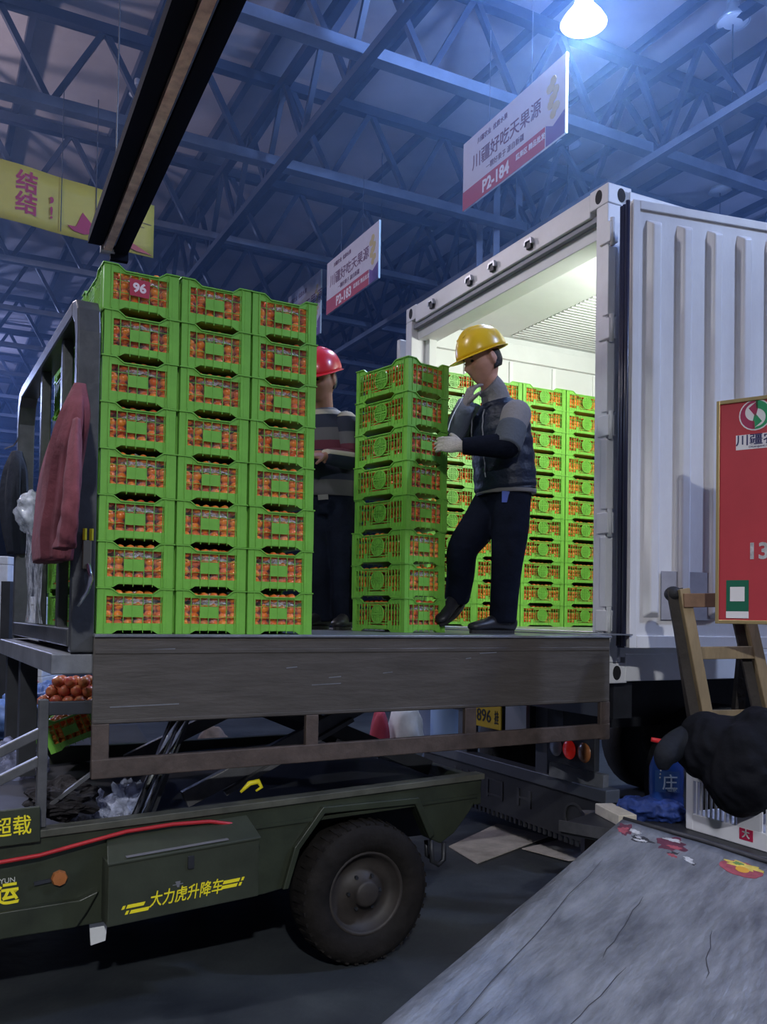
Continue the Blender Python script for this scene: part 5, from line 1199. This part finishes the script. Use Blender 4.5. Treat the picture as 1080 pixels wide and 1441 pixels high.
def hp(x, y, du=-0.16):
    """point on a plane just in front (left) of the headboard"""
    d = pt(x, y, 1) - CAM; n_v = Vector((math.cos(TY), math.sin(TY), 0)); t = (du - (CAM - TO).dot(n_v)) / d.dot(n_v)
    return CAM + d * t
pj = drape('pink_jacket', 'dusty pink jacket hung on the lift truck headboard', 'jacket', [hp(113, 540, -0.12), hp(108, 575, -0.14), hp(97, 620, -0.15), hp(87, 665, -0.15), hp(80, 715, -0.15), hp(74, 755, -0.15), hp(72, 790, -0.15)], [(0.015, 0.02), (0.07, 0.04), (0.17, 0.05), (0.24, 0.055), (0.28, 0.055), (0.30, 0.055), (0.27, 0.05)], M('jacket_pink', (0.19, 0.05, 0.068), 0.9, var=0.2, vscale=8, bump=0.4, bscale=20), 1.3)
p_, r_ = smooth_path([hp(108, 590, -0.17), hp(104, 650, -0.19), hp(100, 705, -0.20), hp(95, 745, -0.205), hp(90, 772, -0.205)], [0.015, 0.035, 0.042, 0.045, 0.05], 7)
sv = MB()
n = 24; vs_ = []
for i, (q_, rr) in enumerate(zip(p_, r_)):
    for k in range(n):
        t = 2 * math.pi * k / n; f_ = 1 + 0.16 * math.sin(4 * t + 0.2 * i) + 0.06 * math.sin(i * 1.1 + 2 * t)
        vs_.append(q_ + FX * (rr[0] * 1.5 * f_ * math.cos(t)) + FY * (rr[1] * 0.55 * f_ * math.sin(t)))
sv.add(vs_, [(i*n+k, i*n+(k+1) % n, (i+1)*n+(k+1) % n, (i+1)*n+k) for i in range(len(p_)-1) for k in range(n)])
sv.build('sleeve', M('jacket_pink', (0, 0, 0)), pj, smooth=True, solid=0.006)
drape('navy_jacket', 'dark navy jacket hanging at the far corner of the headboard', 'jacket', [pt(24, 636, 5.0), pt(22, 660, 5.0), pt(20, 700, 5.0), pt(22, 745, 5.0), pt(26, 780, 5.0)], [(0.05, 0.03), (0.13, 0.05), (0.17, 0.06), (0.15, 0.06), (0.07, 0.05)], M('jacket_navy', (0.012, 0.017, 0.032), 0.85, bump=0.4, bscale=20), 4.0)
FX, FY = Vector((1, 0, 0)), Vector((0, 1, 0))
ga = pt(24, 632, 5.0)
tag(MB().tube([ga + Vector((-0.07, 0, 0)), ga + Vector((-0.02, 0, 0.02)), ga + Vector((0, 0, 0.05)), ga + Vector((0.02, 0, 0.11)), ga + Vector((0.06, 0.03, 0.115))], 0.004, 6).build('wire_hanger', CHROME), 'thin wire hanger carrying the dark navy jacket', 'hanger')
# clear plastic sheeting hung inside the headboard
def film_panel(name, label, p0, p1, z0, z1, mat=BAG):
    a, b = Vector(p0), Vector(p1)
    o = MB().sheet(8, 14, lambda s, t: (a.x + (b.x - a.x) * s + 0.02 * noise.noise((s * 3, t * 5, z0)), a.y + (b.y - a.y) * s + 0.02 * noise.noise((s * 4, t * 4, 7)), z0 + (z1 - z0) * t)).build(name, mat, smooth=True)
    return tag(o, label, 'plastic sheet')
q0, q1 = tw(-0.12, 0.55, 0), tw(-0.12, 1.1, 0)
film_panel('plastic_sheet', 'clear plastic sheet hanging below the pink jacket', q0, q1, 1.50, 2.06)
tag(lump(tw(-0.12, 0.98, 2.02), 0.07, 0.09, 0.10, 5, 0.3).build('plastic_bag', BAG, smooth=True), 'small clear plastic bag tucked behind the pink jacket', 'bag')
tag(MB().bar(tw(-0.125, 0.22, 2.32), tw(-0.125, 0.25, 2.12), 0.02, 0.06).build('blue_strap', M('strap_blue', (0.14, 0.15, 0.30), 0.6, var=0.4, vscale=30)), 'blue printed strap beside the pink jacket', 'strap')
# plastic bags lying in the truck bed
for k, (x, y, d, r_, lb) in enumerate(((122, 1138, 3.72, 0.07, 'clear crumpled plastic bag at the left of the truck bed'), (152, 1140, 3.74, 0.05, 'pale blue plastic bag in the middle of the truck bed'), (178, 1135, 3.72, 0.075, 'upright clear plastic bag beside the chrome lift cylinder'))):
    tag(lump(pt(x, y, d), r_, r_, r_ * (1.05 if k < 2 else 1.3), 3 + 4 * k, 0.55, 2.6).build('plastic_bag', film('bag_bright', 0.35, (0.6, 0.65, 0.85), 16), smooth=True), lb, 'bag')
tag(lump(tw(-0.08, 0.22, 0.80), 0.14, 0.14, 0.07, 2, 0.4, 2.5).build('dark_rag', M('rag_dark', (0.012, 0.010, 0.012), 0.9, bump=0.5)), 'dark rag heaped behind the guard post', 'rag')
# neighbour's produce cart behind the truck front
pc = thing('produce_cart', 'low dark produce cart behind the guard rails', 'cart', (-3.0, 5.55, 0), R(20))
box('bed', DARK, pc, -0.5, -0.5, 0.62, 1.5, 0.9, 0.68)
for x0, y0 in ((-0.45, -0.45), (1.4, -0.45), (-0.45, 0.8), (1.4, 0.8)): box('leg', DARK, pc, x0, y0, 0.02, x0 + 0.06, y0 + 0.06, 0.62)
n_ += 1
def small_crate(x, y, d, lb, tilt):
    crate(pt(x, y, d), 0, lb, 'crates on the produce cart', n_, level=2, liner=False, top=True, tilt=tilt)
small_crate(72, 1062, 4.75, 'dark green crate of fruit tilted behind the guard rails', (R(4), R(-22), R(8)))
small_crate(20, 1058, 5.4, 'half hidden green crate left of the tilted one', (0, R(-18), R(12)))
Mpinkb = M('bag_red_fruit', (0.40, 0.05, 0.06), 0.4, var=0.5, vscale=18, col2=(0.55, 0.22, 0.10))
for k, (x, y, d, r_, mt, nm, lb, ct) in enumerate(((68, 985, 5.6, 0.13, M('bag_blue', (0.10, 0.18, 0.42), 0.5, var=0.5, vscale=8), 'blue_bag', 'blue bag under the platform ledge', 'bag'), (20, 1010, 5.4, 0.16, M('bag_blue', (0, 0, 0)), 'blue_bag', 'blue plastic bag at the left edge behind the rails', 'bag'),
     (15, 1085, 4.7, 0.17, film('bag_lilac', 0.3, (0.35, 0.38, 0.6), 12), 'plastic_bag', 'lilac clear plastic bag behind the lower guard rail', 'bag'), (104, 990, 5.6, 0.17, M('bag_net', (0.20, 0.03, 0.035), 0.6, var=0.5, vscale=18), 'net_bag', 'dark red net bag under the heap of apples', 'bag'))):
    p = pt(x, y, d); tag(lump(p, r_, r_, r_ * 0.85, 11 + 5 * k, 0.4, 2.6).build(nm, mt, smooth=True), lb, ct)
APPLE = bpy.data.meshes.new('apple'); bm = bmesh.new(); bmesh.ops.create_icosphere(bm, subdivisions=3, radius=0.036)
for v_ in bm.verts:
    q_ = (v_.co.x ** 2 + v_.co.y ** 2) ** 0.5; v_.co.z -= (0.010 if v_.co.z > 0 else -0.005) * math.exp(-(q_ / 0.014) ** 2)
bm.to_mesh(APPLE); bm.free(); APPLE.polygons.foreach_set('use_smooth', [True] * len(APPLE.polygons))
APPLE.materials.append(M('apple_skin', (0.50, 0.05, 0.05), 0.3, var=0.0, vscale=14, col2=(0.62, 0.28, 0.10)))
ah = pt(104, 985, 5.42); na = 0
for (kz, n_x, n_y) in ((0, 5, 3), (1, 4, 2), (2, 3, 2)):
    for i in range(n_x):
        for j in range(n_y):
            na += 1
            o = link_copy(APPLE, 'apple', None, ah + Vector(((i - (n_x - 1) / 2) * 0.075 + random.uniform(-.006, .006), (j - (n_y - 1) / 2) * 0.075 - 0.02, kz * 0.058 + random.uniform(-.004, .004))), (random.uniform(0, 6), random.uniform(0, 6), random.uniform(0, 6)))
            tag(o, f'red apple, {ORD[i].replace("bottom", "first")} from left in {["front", "second", "back"][j]} row of the heap {["base", "middle", "top"][kz]} under the ledge', 'apple', 'apples in the heap under the ledge')
tag(MB().bar(pt(2, 960, 6.4), pt(30, 985, 6.4), 0.05, 0.35).build('pink_board', M('board_pink', (0.55, 0.20, 0.24), 0.6)), 'pink board standing behind the rails at the left edge', 'board')
bar_ = thing('stall_post', 'thin dark stall post at the left edge', 'post', (0, 0, 0))
q = pt(6, 1000, 6.0); box('post', DARK, bar_, q.x - 0.03, q.y - 0.03, 0.02, q.x + 0.03, q.y + 0.03, 1.75)
# pale foam boxes stacked beyond the headboard
Mfoam = M('foam_white', (0.62, 0.63, 0.66), 0.7, var=0.12, vscale=8)
fb = 0
for (px, rows) in ((-44, 5), (6, 5), (56, 4)):
    for k in range(rows):
        p = pt(px, 880, 9.6); fb += 1
        o = thing('foam_box', f'white foam box, {ORD[k]} up in the {["left", "middle", "right"][[-44, 6, 56].index(px)]} stack beyond the headboard', 'box', (p.x, p.y, 0.02 + 0.42 * k), 0, 'foam boxes beyond the truck')
        box('box_body', Mfoam, o, -0.15, -0.3, 0.0, 0.15, 0.3, 0.33, 0.01); box('box_lid', Mfoam, o, -0.155, -0.305, 0.331, 0.155, 0.305, 0.419, 0.012)
# thin pale sheets on the ground under the trailer
for k, (P4, lb) in enumerate((([(632, 1192), (700, 1160), (772, 1178), (672, 1216)], 'pale thin sheet on the floor behind the truck wheel'), ([(735, 1195), (800, 1180), (862, 1205), (800, 1212)], 'second pale thin sheet on the floor under the mud flap'))):
    v_ = [zat(x, y, 0.024 + 0.004 * k) for x, y in P4]
    tag(MB().add(v_ + [a + Vector((0, 0, 0.006)) for a in v_], [(0, 3, 2, 1), (4, 5, 6, 7), (0, 1, 5, 4), (1, 2, 6, 5), (2, 3, 7, 6), (3, 0, 4, 7)]).build('pale_floor_sheet', M('floor_sheet_pale', (0.42, 0.38, 0.34), 0.8, var=0.3, vscale=5)), lb, 'cardboard')

# clutter seen in the gap under the platform, beyond the truck
for k, (x, y, d, r_, mt, nm, lb, ct) in enumerate(((572, 1003, 8.4, 0.17, Mfoam, 'white_sack', 'white sack on the floor seen under the platform', 'sack'), (300, 1040, 7.6, 0.18, M('sack_brown', (0.10, 0.07, 0.06), 0.8, var=0.4), 'brown_sack', 'brown sack seen through the flap frame', 'sack'), (535, 1015, 8.2, 0.10, M('sack_red', (0.35, 0.03, 0.06), 0.7), 'red_bag', 'small red bag beside the white sack', 'bag'))):
    p = pt(x, y, d); h_ = max(0.1, (p.z - 0.02) / 1.0)
    tag(lump((p.x, p.y, 0.02 + h_ * 0.62), r_, r_, h_ * 0.6, 31 + 3 * k, 0.12, 2.0).build(nm, mt, smooth=True), lb, ct)
for k, (x, lb) in enumerate(((628, 'pale blue plastic drum left of the number plate'), (606, 'grey-blue plastic drum beside the pale blue one'))):
    p = pt(x, 1000, 8.6 + 0.5 * k); dr_ = thing('plastic_drum', lb, 'drum', (p.x, p.y, 0.02))
    MB().lathe([(0.001, 0.0), (0.14, 0.0), (0.15, 0.03), (0.15, 0.3), (0.155, 0.33), (0.15, 0.36), (0.15, 0.66), (0.155, 0.69), (0.15, 0.72), (0.13, 0.95), (0.001, 0.96)], lambda a, b, h: (a, b, h)).build('drum_body', M('drum_blue', (0.25, 0.36, 0.58), 0.4) if k == 0 else M('drum_grey', (0.18, 0.22, 0.32), 0.4), dr_, smooth=True)
    MB().lathe([(0.05, 0.95), (0.05, 0.99), (0.001, 0.99)], lambda a, b, h: (a, b, h), 16).build('drum_lid', WHITE, dr_, smooth=True)
